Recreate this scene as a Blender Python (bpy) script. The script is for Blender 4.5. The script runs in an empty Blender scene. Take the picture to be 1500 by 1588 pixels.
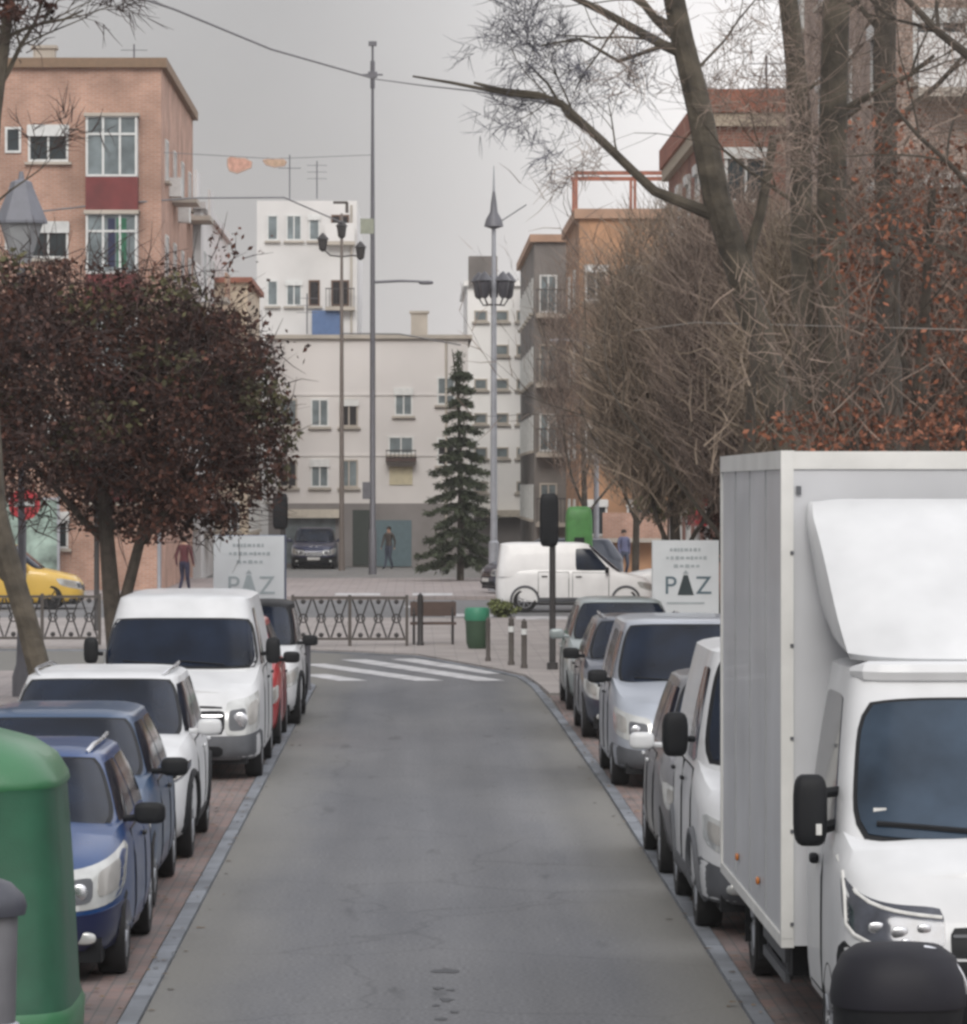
import bpy, bmesh, math, random
from mathutils import Vector, Matrix
R = math.radians
SC = bpy.context.scene
COL = SC.collection
EYE, FPX, VX, VY = 3.3, 6500.0, 643.0, 755.0      # eye height, focal length and vanishing point in the photo's pixels

# ------------------------------------------------------------------ camera
cd = bpy.data.cameras.new('camera'); cam = bpy.data.objects.new('camera', cd); COL.objects.link(cam)
cam.location = (0, 0, EYE); cam.rotation_euler = (R(90), 0, 0)
cd.sensor_fit = 'HORIZONTAL'; cd.sensor_width = 36.0; cd.lens = 36.0 * FPX / 1500.0
cd.shift_x = (750 - VX) / 1500.0; cd.shift_y = -(794 - VY) / 1500.0
cd.clip_start = 0.5; cd.clip_end = 5000
SC.camera = cam
# ------------------------------------------------------------------ sky, sun, exposure
SUN_EL, SUN_AZ = 38.0, 186.0       # azimuth clockwise from +Y: behind the camera
w = bpy.data.worlds.new('World'); SC.world = w; w.use_nodes = True
nt = w.node_tree; nt.nodes.clear()
out = nt.nodes.new('ShaderNodeOutputWorld'); bg = nt.nodes.new('ShaderNodeBackground')
sky = nt.nodes.new('ShaderNodeTexSky'); sky.sky_type = 'NISHITA'; sky.sun_disc = False
sky.sun_elevation = R(SUN_EL); sky.sun_rotation = R(SUN_AZ); sky.dust_density = 4.0
tc = nt.nodes.new('ShaderNodeTexCoord'); sep = nt.nodes.new('ShaderNodeSeparateXYZ')
ramp = nt.nodes.new('ShaderNodeValToRGB')          # overcast deck: zenith brighter than the horizon
ramp.color_ramp.elements[0].position = 0.0; ramp.color_ramp.elements[0].color = (6.0, 5.75, 5.65, 1)
ramp.color_ramp.elements[1].position = 0.75; ramp.color_ramp.elements[1].color = (8.2, 8.2, 8.6, 1)
e = ramp.color_ramp.elements.new(0.16); e.color = (5.75, 5.62, 5.62, 1)
noi = nt.nodes.new('ShaderNodeTexNoise'); noi.inputs['Scale'].default_value = 9.0; noi.inputs['Detail'].default_value = 6
mul = nt.nodes.new('ShaderNodeMixRGB'); mul.blend_type = 'MULTIPLY'; mul.inputs[0].default_value = 0.30
mix = nt.nodes.new('ShaderNodeMixRGB'); mix.inputs[0].default_value = 0.93
nt.links.new(tc.outputs['Generated'], sep.inputs[0]); nt.links.new(sep.outputs[2], ramp.inputs[0])
nt.links.new(tc.outputs['Generated'], noi.inputs['Vector'])
nt.links.new(ramp.outputs[0], mul.inputs[1]); nt.links.new(noi.outputs[0], mul.inputs[2])
br = nt.nodes.new('ShaderNodeMapRange'); br.interpolation_type = 'SMOOTHSTEP'      # thinner, brighter cloud to the right
br.inputs[1].default_value = -0.04; br.inputs[2].default_value = 0.11; br.inputs[3].default_value = 1.0; br.inputs[4].default_value = 2.3
brs = nt.nodes.new('ShaderNodeVectorMath'); brs.operation = 'SCALE'
nt.links.new(sep.outputs[0], br.inputs[0]); nt.links.new(mul.outputs[0], brs.inputs[0]); nt.links.new(br.outputs[0], brs.inputs['Scale'])
nt.links.new(sky.outputs[0], mix.inputs[1]); nt.links.new(brs.outputs[0], mix.inputs[2])
nt.links.new(mix.outputs[0], bg.inputs[0]); bg.inputs[1].default_value = 0.10
nt.links.new(bg.outputs[0], out.inputs[0])
sl = bpy.data.lights.new('sun', 'SUN'); sl.energy = 1.75; sl.angle = R(26); sl.color = (1.0, 0.96, 0.90)
so = bpy.data.objects.new('sun', sl); COL.objects.link(so)
sd = Vector((math.sin(R(SUN_AZ)) * math.cos(R(SUN_EL)), math.cos(R(SUN_AZ)) * math.cos(R(SUN_EL)), math.sin(R(SUN_EL))))
so.rotation_euler = sd.to_track_quat('Z', 'Y').to_euler(); so.location = (0, -20, 60)
SC.view_settings.view_transform = 'Standard'; SC.view_settings.look = 'None'
SC.view_settings.exposure = 0.04; SC.view_settings.gamma = 1.0
SC.cycles.max_bounces = 5; SC.cycles.transparent_max_bounces = 8
SC.cycles.pixel_filter_type = 'BLACKMAN_HARRIS'; SC.cycles.filter_width = 2.9   # a soft lens

# ------------------------------------------------------------------ helpers
def at(u, v, Y):
    return Vector(((u - VX) * Y / FPX, Y, EYE - (v - VY) * Y / FPX))
def gnd(u, v):
    Y = EYE * FPX / (v - VY); return Vector(((u - VX) * Y / FPX, Y, 0))

MATS = {}
def pbr(name, col, rough=0.6, metal=0.0, coat=0.0, var=0.12, scale=6.0, bump=0.0, bscale=40.0, spec=0.5, island=0.0):
    if name in MATS: return MATS[name]
    m = bpy.data.materials.new(name); m.use_nodes = True; MATS[name] = m
    n = m.node_tree.nodes; l = m.node_tree.links; b = n['Principled BSDF']
    b.inputs['Roughness'].default_value = rough; b.inputs['Metallic'].default_value = metal
    b.inputs['Coat Weight'].default_value = coat; b.inputs['Specular IOR Level'].default_value = spec
    t = n.new('ShaderNodeTexCoord'); no = n.new('ShaderNodeTexNoise'); no.inputs['Scale'].default_value = scale
    no.inputs['Detail'].default_value = 6
    l.new(t.outputs['Object'], no.inputs['Vector'])
    r = n.new('ShaderNodeMapRange'); r.inputs[1].default_value = 0.25; r.inputs[2].default_value = 0.75
    r.inputs[3].default_value = 1 - var; r.inputs[4].default_value = 1 + var
    l.new(no.outputs[0], r.inputs[0])
    v = n.new('ShaderNodeVectorMath'); v.operation = 'SCALE'; v.inputs[0].default_value = col[:3]
    l.new(r.outputs[0], v.inputs['Scale'])
    last = v.outputs[0]
    if island:
        g = n.new('ShaderNodeNewGeometry'); r2 = n.new('ShaderNodeMapRange'); r2.inputs[3].default_value = 1 - island; r2.inputs[4].default_value = 1 + island
        l.new(g.outputs['Random Per Island'], r2.inputs[0])
        v2 = n.new('ShaderNodeVectorMath'); v2.operation = 'SCALE'; l.new(last, v2.inputs[0]); l.new(r2.outputs[0], v2.inputs['Scale']); last = v2.outputs[0]
    l.new(last, b.inputs['Base Color'])
    rr = n.new('ShaderNodeMapRange'); rr.inputs[3].default_value = max(0, rough - 0.08); rr.inputs[4].default_value = min(1, rough + 0.1)
    l.new(no.outputs[0], rr.inputs[0]); l.new(rr.outputs[0], b.inputs['Roughness'])
    if bump:
        n2 = n.new('ShaderNodeTexNoise'); n2.inputs['Scale'].default_value = bscale; n2.inputs['Detail'].default_value = 4
        l.new(t.outputs['Object'], n2.inputs['Vector'])
        bp = n.new('ShaderNodeBump'); bp.inputs['Strength'].default_value = bump; bp.inputs['Distance'].default_value = 0.02
        l.new(n2.outputs[0], bp.inputs['Height']); l.new(bp.outputs[0], b.inputs['Normal'])
    return m

def brick(name, c1, c2, mortar, bw=0.25, bh=0.065, ms=0.012, plane='wall', rough=0.9, stain=0.3):
    if name in MATS: return MATS[name]
    m = bpy.data.materials.new(name); m.use_nodes = True; MATS[name] = m
    n = m.node_tree.nodes; l = m.node_tree.links; b = n['Principled BSDF']; b.inputs['Roughness'].default_value = rough
    b.inputs['Specular IOR Level'].default_value = 0.25
    t = n.new('ShaderNodeTexCoord'); s = n.new('ShaderNodeSeparateXYZ'); l.new(t.outputs['Object'], s.inputs[0])
    c = n.new('ShaderNodeCombineXYZ')
    if plane == 'wall':
        a = n.new('ShaderNodeMath'); a.operation = 'ADD'; l.new(s.outputs[0], a.inputs[0]); l.new(s.outputs[1], a.inputs[1])
        l.new(a.outputs[0], c.inputs[0]); l.new(s.outputs[2], c.inputs[1])
    else:
        l.new(s.outputs[1], c.inputs[0]); l.new(s.outputs[0], c.inputs[1])
    k = n.new('ShaderNodeTexBrick'); l.new(c.outputs[0], k.inputs['Vector'])
    k.inputs['Scale'].default_value = 1.0; k.inputs['Brick Width'].default_value = bw; k.inputs['Row Height'].default_value = bh
    k.inputs['Mortar Size'].default_value = ms; k.inputs['Color1'].default_value = (*c1, 1); k.inputs['Color2'].default_value = (*c2, 1); k.inputs['Mortar'].default_value = (*mortar, 1)
    no = n.new('ShaderNodeTexNoise'); no.inputs['Scale'].default_value = 0.9; no.inputs['Detail'].default_value = 7; l.new(t.outputs['Object'], no.inputs['Vector'])
    r = n.new('ShaderNodeMapRange'); r.inputs[1].default_value = 0.3; r.inputs[2].default_value = 0.7; r.inputs[3].default_value = 1 - stain; r.inputs[4].default_value = 1 + stain
    l.new(no.outputs[0], r.inputs[0])
    v = n.new('ShaderNodeVectorMath'); v.operation = 'SCALE'; l.new(k.outputs[0], v.inputs[0]); l.new(r.outputs[0], v.inputs['Scale'])
    l.new(v.outputs[0], b.inputs['Base Color'])
    return m

class MB:
    def __init__(s): s.v = []; s.f = []; s.mi = []
    def add(s, vs, fs, mi=0):
        o = len(s.v); s.v += [tuple(p) for p in vs]; s.f += [tuple(i + o for i in f) for f in fs]; s.mi += [mi] * len(fs); return s
    def box(s, c, d, rz=0.0, mi=0):
        x, y, z = d[0] / 2, d[1] / 2, d[2] / 2; cs, sn = math.cos(rz), math.sin(rz)
        vs = [(c[0] + a * x * cs - b_ * y * sn, c[1] + a * x * sn + b_ * y * cs, c[2] + e_ * z) for a in (-1, 1) for b_ in (-1, 1) for e_ in (-1, 1)]
        return s.add(vs, [(0, 1, 3, 2), (4, 6, 7, 5), (0, 4, 5, 1), (2, 3, 7, 6), (0, 2, 6, 4), (1, 5, 7, 3)], mi)
    def tube(s, path, rad, n=8, cap=True, mi=0):
        P = [Vector(p) for p in path]; rs = rad if isinstance(rad, (list, tuple)) else [rad] * len(P)
        vs = []; ref = None
        for i, p in enumerate(P):
            d = (P[min(i + 1, len(P) - 1)] - P[max(i - 1, 0)])
            if d.length < 1e-9: d = Vector((0, 0, 1))
            d.normalize()
            if ref is None: ref = d.orthogonal().normalized()
            a = (ref - d * ref.dot(d))
            a = a.normalized() if a.length > 1e-6 else d.orthogonal().normalized()
            ref = a; b_ = d.cross(a)
            for k in range(n):
                t = 2 * math.pi * k / n; vs.append(p + (a * math.cos(t) + b_ * math.sin(t)) * rs[i])
        fs = []
        for i in range(len(P) - 1):
            for k in range(n): fs.append((i * n + k, i * n + (k + 1) % n, (i + 1) * n + (k + 1) % n, (i + 1) * n + k))
        if cap: fs += [tuple(range(n))[::-1], tuple((len(P) - 1) * n + k for k in range(n))]
        return s.add(vs, fs, mi)
    def lathe(s, prof, n=20, c=(0, 0, 0), axis='z', sq=1.0, mi=0):
        vs = []
        for r, h in prof:
            for k in range(n):
                t = 2 * math.pi * k / n; ca, sa = math.cos(t), math.sin(t)
                if sq != 1.0: ca = math.copysign(abs(ca) ** sq, ca); sa = math.copysign(abs(sa) ** sq, sa)
                p = (r * ca, r * sa, h) if axis == 'z' else ((h, r * ca, r * sa) if axis == 'x' else (r * ca, h, r * sa))
                vs.append((p[0] + c[0], p[1] + c[1], p[2] + c[2]))
        fs = []
        for i in range(len(prof) - 1):
            for k in range(n): fs.append((i * n + k, i * n + (k + 1) % n, (i + 1) * n + (k + 1) % n, (i + 1) * n + k))
        if prof[0][0] > 1e-4: fs.append(tuple(range(n))[::-1])
        if prof[-1][0] > 1e-4: fs.append(tuple((len(prof) - 1) * n + k for k in range(n)))
        return s.add(vs, fs, mi)
    def ellip(s, c, d, e1=0.5, n=14, m=9, mi=0):
        def pw(x, p): return math.copysign(abs(x) ** p, x)
        vs = []; fs = []
        for i in range(m + 1):
            ph = -math.pi / 2 + math.pi * i / m
            for k in range(n):
                t = 2 * math.pi * k / n
                vs.append((c[0] + d[0] / 2 * pw(math.cos(ph), e1) * pw(math.cos(t), e1), c[1] + d[1] / 2 * pw(math.cos(ph), e1) * pw(math.sin(t), e1), c[2] + d[2] / 2 * pw(math.sin(ph), e1)))
        for i in range(m):
            for k in range(n): fs.append((i * n + k, i * n + (k + 1) % n, (i + 1) * n + (k + 1) % n, (i + 1) * n + k))
        return s.add(vs, fs, mi)
    def prism(s, poly, y0, y1, mi=0):      # polygon in (x,z), extruded along y
        n = len(poly); vs = [(x, y0, z) for x, z in poly] + [(x, y1, z) for x, z in poly]
        return s.add(vs, [tuple(range(n))] + [tuple(range(2 * n - 1, n - 1, -1))] + [(i, i + n, (i + 1) % n + n, (i + 1) % n) for i in range(n)], mi)
    def patch(s, g, off=0.003, skirt=0.012, mi=0, outward=None, sq=0.0):
        a, b_ = len(g), len(g[0]); N = []
        C = outward if outward is not None else Vector((0, 0, 0))
        for i in range(a):
            row = []
            for j in range(b_):
                du = g[min(i + 1, a - 1)][j] - g[max(i - 1, 0)][j]; dv = g[i][min(j + 1, b_ - 1)] - g[i][max(j - 1, 0)]
                nn = du.cross(dv)
                nn = nn.normalized() if nn.length > 1e-12 else Vector((0, -1, 0))
                if nn.dot(g[i][j] - C) < 0: nn = -nn
                row.append(nn)
            N.append(row)
        vs = [g[i][j] + N[i][j] * off for i in range(a) for j in range(b_)]
        fs = [(i * b_ + j, (i + 1) * b_ + j, (i + 1) * b_ + j + 1, i * b_ + j + 1) for i in range(a - 1) for j in range(b_ - 1)]
        loop = [(i, 0) for i in range(a)] + [(a - 1, j) for j in range(1, b_)] + [(i, b_ - 1) for i in range(a - 2, -1, -1)] + [(0, j) for j in range(b_ - 2, 0, -1)]
        base = len(vs); vs += [g[i][j] + N[i][j] * (off - skirt) for i, j in loop]
        for k in range(len(loop)):
            i, j = loop[k]; i2, j2 = loop[(k + 1) % len(loop)]
            fs.append((i * b_ + j, i2 * b_ + j2, base + (k + 1) % len(loop), base + k))
        return s.add(vs, fs, mi)
    def build(s, name, mat, parent=None, smooth=True, angle=38, recalc=True):
        me = bpy.data.meshes.new(name); me.from_pydata(s.v, [], s.f)
        for mm in (mat if isinstance(mat, (list, tuple)) else [mat]): me.materials.append(mm)
        if any(s.mi): me.polygons.foreach_set('material_index', s.mi)
        if recalc and len(s.f) < 60000:
            bm = bmesh.new(); bm.from_mesh(me); bmesh.ops.recalc_face_normals(bm, faces=bm.faces); bm.to_mesh(me); bm.free()
        if smooth:
            me.polygons.foreach_set('use_smooth', [True] * len(me.polygons)); me.set_sharp_from_angle(angle=R(angle))
        me.update()
        o = bpy.data.objects.new(name, me); COL.objects.link(o)
        if parent is not None: o.parent = parent
        return o

def tag(o, label=None, cat=None, group=None, kind=None):
    if label: o['label'] = label
    if cat: o['category'] = cat
    if group: o['group'] = group
    if kind: o['kind'] = kind
    return o
def thing(name, label, cat, loc=(0, 0, 0), rz=0.0, group=None):
    o = bpy.data.objects.new(name, None); COL.objects.link(o); o.location = loc; o.rotation_euler = (0, 0, rz)
    o.empty_display_size = 0.3
    return tag(o, label, cat, group)
def dup(root, loc, rz=0.0, label=None):
    def cp(o, par):
        c = o.copy(); COL.objects.link(c)
        if par is not None: c.parent = par
        for ch in KIDS.get(o.name, []): cp(ch, c)
        return c
    KIDS = {}
    for o in bpy.data.objects:
        if o.parent is not None: KIDS.setdefault(o.parent.name, []).append(o)
    r = cp(root, None); r.location = loc; r.rotation_euler = (0, 0, rz)
    if label: r['label'] = label
    return r
def lerp(a, b_, t): return a + (b_ - a) * t
def interp(tab, x):
    if x <= tab[0][0]: return tab[0][1]
    for (x0, y0), (x1, y1) in zip(tab, tab[1:]):
        if x <= x1: return y0 + (y1 - y0) * (x - x0) / (x1 - x0)
    return tab[-1][1]

# ------------------------------------------------------------------ shared materials
GLASS = pbr('car_glass', (0.007, 0.012, 0.024), 0.07, 0, 0, 0.8, 1.6, spec=0.22)  # mottled base colour paints in broken reflections along with mild grime
RUBBER = pbr('tyre_rubber', (0.012, 0.012, 0.013), 0.85, 0, 0, 0.2)
BLACKP = pbr('black_plastic', (0.009, 0.010, 0.012), 0.6, 0, 0, 0.25, spec=0.25)
GREYP = pbr('grey_plastic', (0.09, 0.095, 0.105), 0.6, 0, 0, 0.2)
CHROME = pbr('bright_metal', (0.62, 0.63, 0.65), 0.25, 0.9, 0, 0.1)
ALLOY = pbr('alloy_rim', (0.30, 0.31, 0.33), 0.4, 0.7, 0, 0.2)
LENS = pbr('headlight_lens', (0.46, 0.47, 0.46), 0.14, 0.2, 0.5, 0.22, 5)
LENSD = pbr('headlight_dark', (0.05, 0.055, 0.07), 0.12, 0.2, 0.5, 0.4, 14)
PLATE = pbr('white_plate', (0.6, 0.6, 0.58), 0.5, 0, 0, 0.15, 20)
REDL = pbr('red_lens', (0.35, 0.02, 0.02), 0.2, 0, 0.4)
ORNG = pbr('amber_lens', (0.5, 0.16, 0.02), 0.25, 0, 0.3)
def paint(name, col, rough=0.34, coat=0.35, metal=0.0, var=0.08): return pbr(name, col, rough, metal, coat, var, 2.5)
WHITE = paint('white_paint', (0.57, 0.58, 0.59), 0.48, 0.2, var=.11)
WHITE2 = paint('dull_white_paint', (0.60, 0.61, 0.62), 0.5, var=0.12)
BLUE = paint('blue_paint', (0.005, 0.042, 0.150), 0.3, 0.35, 0.0)
NAVY = paint('navy_paint', (0.007, 0.012, 0.055), 0.3, 0.6, 0.1)
SLATE = paint('blue_grey_paint', (0.010, 0.046, 0.112), 0.32, 0.35, 0.0)
SILVER = paint('silver_paint', (0.38, 0.41, 0.46), 0.36, 0.4, 0.35)
SILVG = paint('pale_green_grey_paint', (0.30, 0.34, 0.34), 0.38, 0.4, 0.25)
GREYC = paint('grey_paint', (0.13, 0.13, 0.138), 0.4, 0.4, 0.2)
DARKC = paint('dark_blue_grey_paint', (0.05, 0.06, 0.085), 0.3, 0.5, 0.2)
REDC = paint('red_paint', (0.36, 0.025, 0.03), 0.3, 0.5)
YELL = paint('yellow_paint', (0.62, 0.40, 0.07), 0.4, 0.4)
IRON = pbr('dark_iron', (0.045, 0.042, 0.042), 0.6, 0.2)
IRONB = pbr('brown_iron', (0.085, 0.074, 0.067), 0.7, 0.1)
POLEG = pbr('pale_grey_metal', (0.33, 0.34, 0.37), 0.5, 0.3)
POLED = pbr('dark_grey_metal', (0.13, 0.13, 0.145), 0.55, 0.2)
WOOD = pbr('brown_wood', (0.09, 0.06, 0.05), 0.7)
SGLASS = pbr('window_glass', (0.03, 0.04, 0.045), 0.12, 0, 0, 0.6, 0.8)
SGLASSP = pbr('pale_window_glass', (0.16, 0.19, 0.20), 0.15, 0, 0, 0.5, 1.5)
FRAME = pbr('white_window_frame', (0.62, 0.63, 0.62), 0.6)

# ================================================================== SETTING
def sheet(name, poly, z, mat, thick=None):
    mb = MB(); n = len(poly)
    if thick is None: mb.add([(x, y, z) for x, y in poly], [tuple(range(n))])
    else:
        mb.add([(x, y, z) for x, y in poly] + [(x, y, z - thick) for x, y in poly],
               [tuple(range(n))] + [(i, i + n, (i + 1) % n + n, (i + 1) % n) for i in range(n)])
    o = mb.build(name, mat, smooth=False); o['kind'] = 'structure'; return o

def ground_mat(name, c1, c2, dusty=None, scale=0.6, fine=34, rough=0.9):
    m = bpy.data.materials.new(name); m.use_nodes = True
    n = m.node_tree.nodes; l = m.node_tree.links; b = n['Principled BSDF']; b.inputs['Roughness'].default_value = rough
    b.inputs['Specular IOR Level'].default_value = 0.3
    t = n.new('ShaderNodeTexCoord')
    mp = n.new('ShaderNodeMapping'); mp.inputs['Scale'].default_value = (1.0, 0.22, 1.0); l.new(t.outputs['Object'], mp.inputs[0])
    a = n.new('ShaderNodeTexNoise'); a.inputs['Scale'].default_value = scale; a.inputs['Detail'].default_value = 8; a.inputs['Roughness'].default_value = 0.65; l.new(mp.outputs[0], a.inputs['Vector'])
    r = n.new('ShaderNodeValToRGB'); r.color_ramp.elements[0].position = 0.34; r.color_ramp.elements[1].position = 0.66
    r.color_ramp.elements[0].color = (*c1, 1); r.color_ramp.elements[1].color = (*c2, 1); l.new(a.outputs[0], r.inputs[0])
    f = n.new('ShaderNodeTexNoise'); f.inputs['Scale'].default_value = fine; f.inputs['Detail'].default_value = 3; l.new(t.outputs['Object'], f.inputs['Vector'])
    fr = n.new('ShaderNodeMapRange'); fr.inputs[1].default_value = 0.3; fr.inputs[2].default_value = 0.7; fr.inputs[3].default_value = 0.72; fr.inputs[4].default_value = 1.28; l.new(f.outputs[0], fr.inputs[0])
    v = n.new('ShaderNodeVectorMath'); v.operation = 'SCALE'; l.new(r.outputs[0], v.inputs[0]); l.new(fr.outputs[0], v.inputs['Scale'])
    last = v.outputs[0]
    if dusty:      # wheel tracks, fine cracks and oil drips along the lane
        m2 = n.new('ShaderNodeMapping'); m2.inputs['Scale'].default_value = (1.7, 0.035, 1.0); l.new(t.outputs['Object'], m2.inputs[0])
        n2 = n.new('ShaderNodeTexNoise'); n2.inputs['Scale'].default_value = 1.0; n2.inputs['Detail'].default_value = 5; l.new(m2.outputs[0], n2.inputs['Vector'])
        r3 = n.new('ShaderNodeMapRange'); r3.inputs[1].default_value = 0.3; r3.inputs[2].default_value = 0.7; r3.inputs[3].default_value = 0.86; r3.inputs[4].default_value = 1.12; l.new(n2.outputs[0], r3.inputs[0])
        v3 = n.new('ShaderNodeVectorMath'); v3.operation = 'SCALE'; l.new(last, v3.inputs[0]); l.new(r3.outputs[0], v3.inputs['Scale'])
        w1 = n.new('ShaderNodeTexNoise'); w1.inputs['Scale'].default_value = 1.3; w1.inputs['Detail'].default_value = 4; l.new(t.outputs['Object'], w1.inputs['Vector'])
        wa = n.new('ShaderNodeMixRGB'); wa.inputs[0].default_value = 0.35; l.new(t.outputs['Object'], wa.inputs[1]); l.new(w1.outputs['Color'], wa.inputs[2])
        vo = n.new('ShaderNodeTexVoronoi'); vo.feature = 'DISTANCE_TO_EDGE'; vo.inputs['Scale'].default_value = 0.55; l.new(wa.outputs[0], vo.inputs['Vector'])
        cr = n.new('ShaderNodeMapRange'); cr.inputs[1].default_value = 0.0; cr.inputs[2].default_value = 0.012; cr.inputs[3].default_value = 0.80; cr.inputs[4].default_value = 1.0; l.new(vo.outputs['Distance'], cr.inputs[0])
        v4 = n.new('ShaderNodeVectorMath'); v4.operation = 'SCALE'; l.new(v3.outputs[0], v4.inputs[0]); l.new(cr.outputs[0], v4.inputs['Scale'])
        sp = n.new('ShaderNodeTexNoise'); sp.inputs['Scale'].default_value = 2.6; sp.inputs['Detail'].default_value = 2; l.new(mp.outputs[0], sp.inputs['Vector'])
        so_ = n.new('ShaderNodeMapRange'); so_.inputs[1].default_value = 0.66; so_.inputs[2].default_value = 0.74; so_.inputs[3].default_value = 1.0; so_.inputs[4].default_value = 0.72; l.new(sp.outputs[0], so_.inputs[0])
        v5 = n.new('ShaderNodeVectorMath'); v5.operation = 'SCALE'; l.new(v4.outputs[0], v5.inputs[0]); l.new(so_.outputs[0], v5.inputs['Scale'])
        last = v5.outputs[0]
    if dusty:      # dry dust swept to the edges of the carriageway
        s = n.new('ShaderNodeSeparateXYZ'); l.new(t.outputs['Object'], s.inputs[0])
        c = n.new('ShaderNodeMath'); c.operation = 'SUBTRACT'; c.inputs[1].default_value = 0.18; l.new(s.outputs[0], c.inputs[0])
        ab = n.new('ShaderNodeMath'); ab.operation = 'ABSOLUTE'; l.new(c.outputs[0], ab.inputs[0])
        ad = n.new('ShaderNodeMath'); ad.operation = 'MULTIPLY_ADD'; ad.inputs[1].default_value = 1.0; l.new(a.outputs[0], ad.inputs[2]); l.new(ab.outputs[0], ad.inputs[0])
        mr = n.new('ShaderNodeMapRange'); mr.inputs[1].default_value = 1.55; mr.inputs[2].default_value = 2.35; mr.inputs[3].default_value = 0; mr.inputs[4].default_value = 0.75; l.new(ad.outputs[0], mr.inputs[0])
        mx = n.new('ShaderNodeMixRGB'); mx.inputs[2].default_value = (*dusty, 1); l.new(mr.outputs[0], mx.inputs[0]); l.new(last, mx.inputs[1]); last = mx.outputs[0]
    l.new(last, b.inputs['Base Color'])
    bp = n.new('ShaderNodeBump'); bp.inputs['Strength'].default_value = 0.25; bp.inputs['Distance'].default_value = 0.01
    l.new(f.outputs[0], bp.inputs['Height']); l.new(bp.outputs[0], b.inputs['Normal'])
    return m

ASPH = ground_mat('asphalt', (0.122, 0.126, 0.136), (0.158, 0.160, 0.166), (0.185, 0.180, 0.162))
ASPH2 = ground_mat('far_asphalt', (0.14, 0.145, 0.15), (0.18, 0.18, 0.185))
PAVE = brick('parking_pavers', (0.22, 0.155, 0.14), (0.17, 0.15, 0.145), (0.12, 0.115, 0.11), 0.2, 0.1, 0.006, 'floor', 0.9, 0.25)
PAVE2 = brick('sidewalk_tiles', (0.32, 0.28, 0.27), (0.29, 0.265, 0.26), (0.2, 0.19, 0.185), 0.3, 0.3, 0.008, 'floor', 0.9, 0.15)
PAVE3 = brick('plaza_tiles', (0.34, 0.31, 0.295), (0.31, 0.285, 0.275), (0.24, 0.23, 0.22), 0.4, 0.4, 0.008, 'floor', 0.9, 0.15)
KERB = pbr('kerb_stone', (0.165, 0.178, 0.198), 0.85, 0, 0, 0.35, 1.6, 0.3, 60, island=0.16)
WLINE = pbr('road_marking_white', (0.46, 0.46, 0.47), 0.85, 0, 0, 0.45, 3)
GROUND = ground_mat('ground_concrete', (0.20, 0.20, 0.195), (0.25, 0.245, 0.24))

sheet('ground', [(-400, -30), (400, -30), (400, 900), (-400, 900)], -0.012, GROUND)
far_edge = [gnd(u, v) for u, v in ((822, 1062), (800, 1050), (755, 1040), (640, 1018), (470, 1011))]
sheet('road', [(-1.72, 8), (2.07, 8), (2.07, 45), (2.0, 60)] + [(p.x, p.y) for p in far_edge] + [(-30, 85.0), (-30, 73.5), (-2.6, 73.0), (-1.95, 72), (-1.62, 69.5), (-1.66, 45)], 0.0, ASPH)
sheet('parking_strip', [(-4.0, 8), (-1.86, 8), (-1.80, 45), (-1.76, 69.5), (-2.1, 71.6), (-2.8, 72.5), (-4.0, 72.8)], 0.010, PAVE)
sheet('parking_strip', [(2.21, 8), (4.4, 8), (4.4, 66), (2.14, 66), (2.14, 60), (2.21, 45)], 0.010, PAVE)
def ribbon(name, pts, wd, z, mat, h):
    mb = MB(); L = []
    for i, p in enumerate(pts):
        a = Vector(pts[max(i - 1, 0)]); b_ = Vector(pts[min(i + 1, len(pts) - 1)]); d = (b_ - a).normalized(); nrm = Vector((-d.y, d.x))
        L.append((Vector(p) - nrm * wd / 2, Vector(p) + nrm * wd / 2))
    for (a0, b0), (a1, b1) in zip(L, L[1:]):
        d = (a1 - a0); n = max(1, int(d.length / 1.0))
        for k in range(n):            # separate stones with a narrow joint
            t0, t1 = (k + .006) / n, (k + .994) / n
            q = [a0.lerp(a1, t0), a0.lerp(a1, t1), b0.lerp(b1, t1), b0.lerp(b1, t0)]
            jz = z + 0.0015 * math.sin(k * 2.3)
            mb.add([(p.x, p.y, jz) for p in q] + [(p.x, p.y, jz - h) for p in q], [(0, 1, 2, 3), (0, 4, 5, 1), (1, 5, 6, 2), (2, 6, 7, 3), (3, 7, 4, 0)])
    o = mb.build(name, mat, smooth=False); o['kind'] = 'structure'; return o
ribbon('kerb', [(-1.78, 8), (-1.73, 45), (-1.69, 69.3), (-2.0, 71.8), (-2.7, 72.75), (-8, 73.1)], 0.115, 0.022, KERB, 0.05)
ribbon('kerb', [(2.14, 8), (2.14, 45), (2.07, 60), (1.98, 69), (1.84, 72.5), (1.36, 75.2), (0.0, 81.4), (-2.2, 84.1), (-12, 85.2), (-30, 85.2)], 0.115, 0.022, KERB, 0.05)
sheet('sidewalk', [(-7.6, 8), (-4.0, 8), (-4.0, 72.9), (-30, 73.1), (-30, 60), (-7.6, 60)], 0.10, PAVE2, 0.11)
sheet('sidewalk', [(4.4, 8), (8.2, 8), (8.2, 104), (-30, 104), (-30, 85.3), (-12, 85.3), (-2.2, 84.2), (0.08, 81.45), (1.44, 75.25), (1.92, 72.55), (2.06, 69), (2.13, 66), (4.4, 66)], 0.055, PAVE3, 0.065)
sheet('cross_street', [(-90, 104), (60, 104), (60, 122), (-90, 122)], 0.0, ASPH2)
sheet('median', [(-60, 122.5), (3.0, 122.5), (4.5, 128), (4.2, 147), (-60, 147)], 0.10, PAVE2, 0.11)
sheet('sidewalk', [(4.5, 136), (40, 136), (40, 400), (5.0, 400)], 0.10, PAVE2, 0.11)
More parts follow.
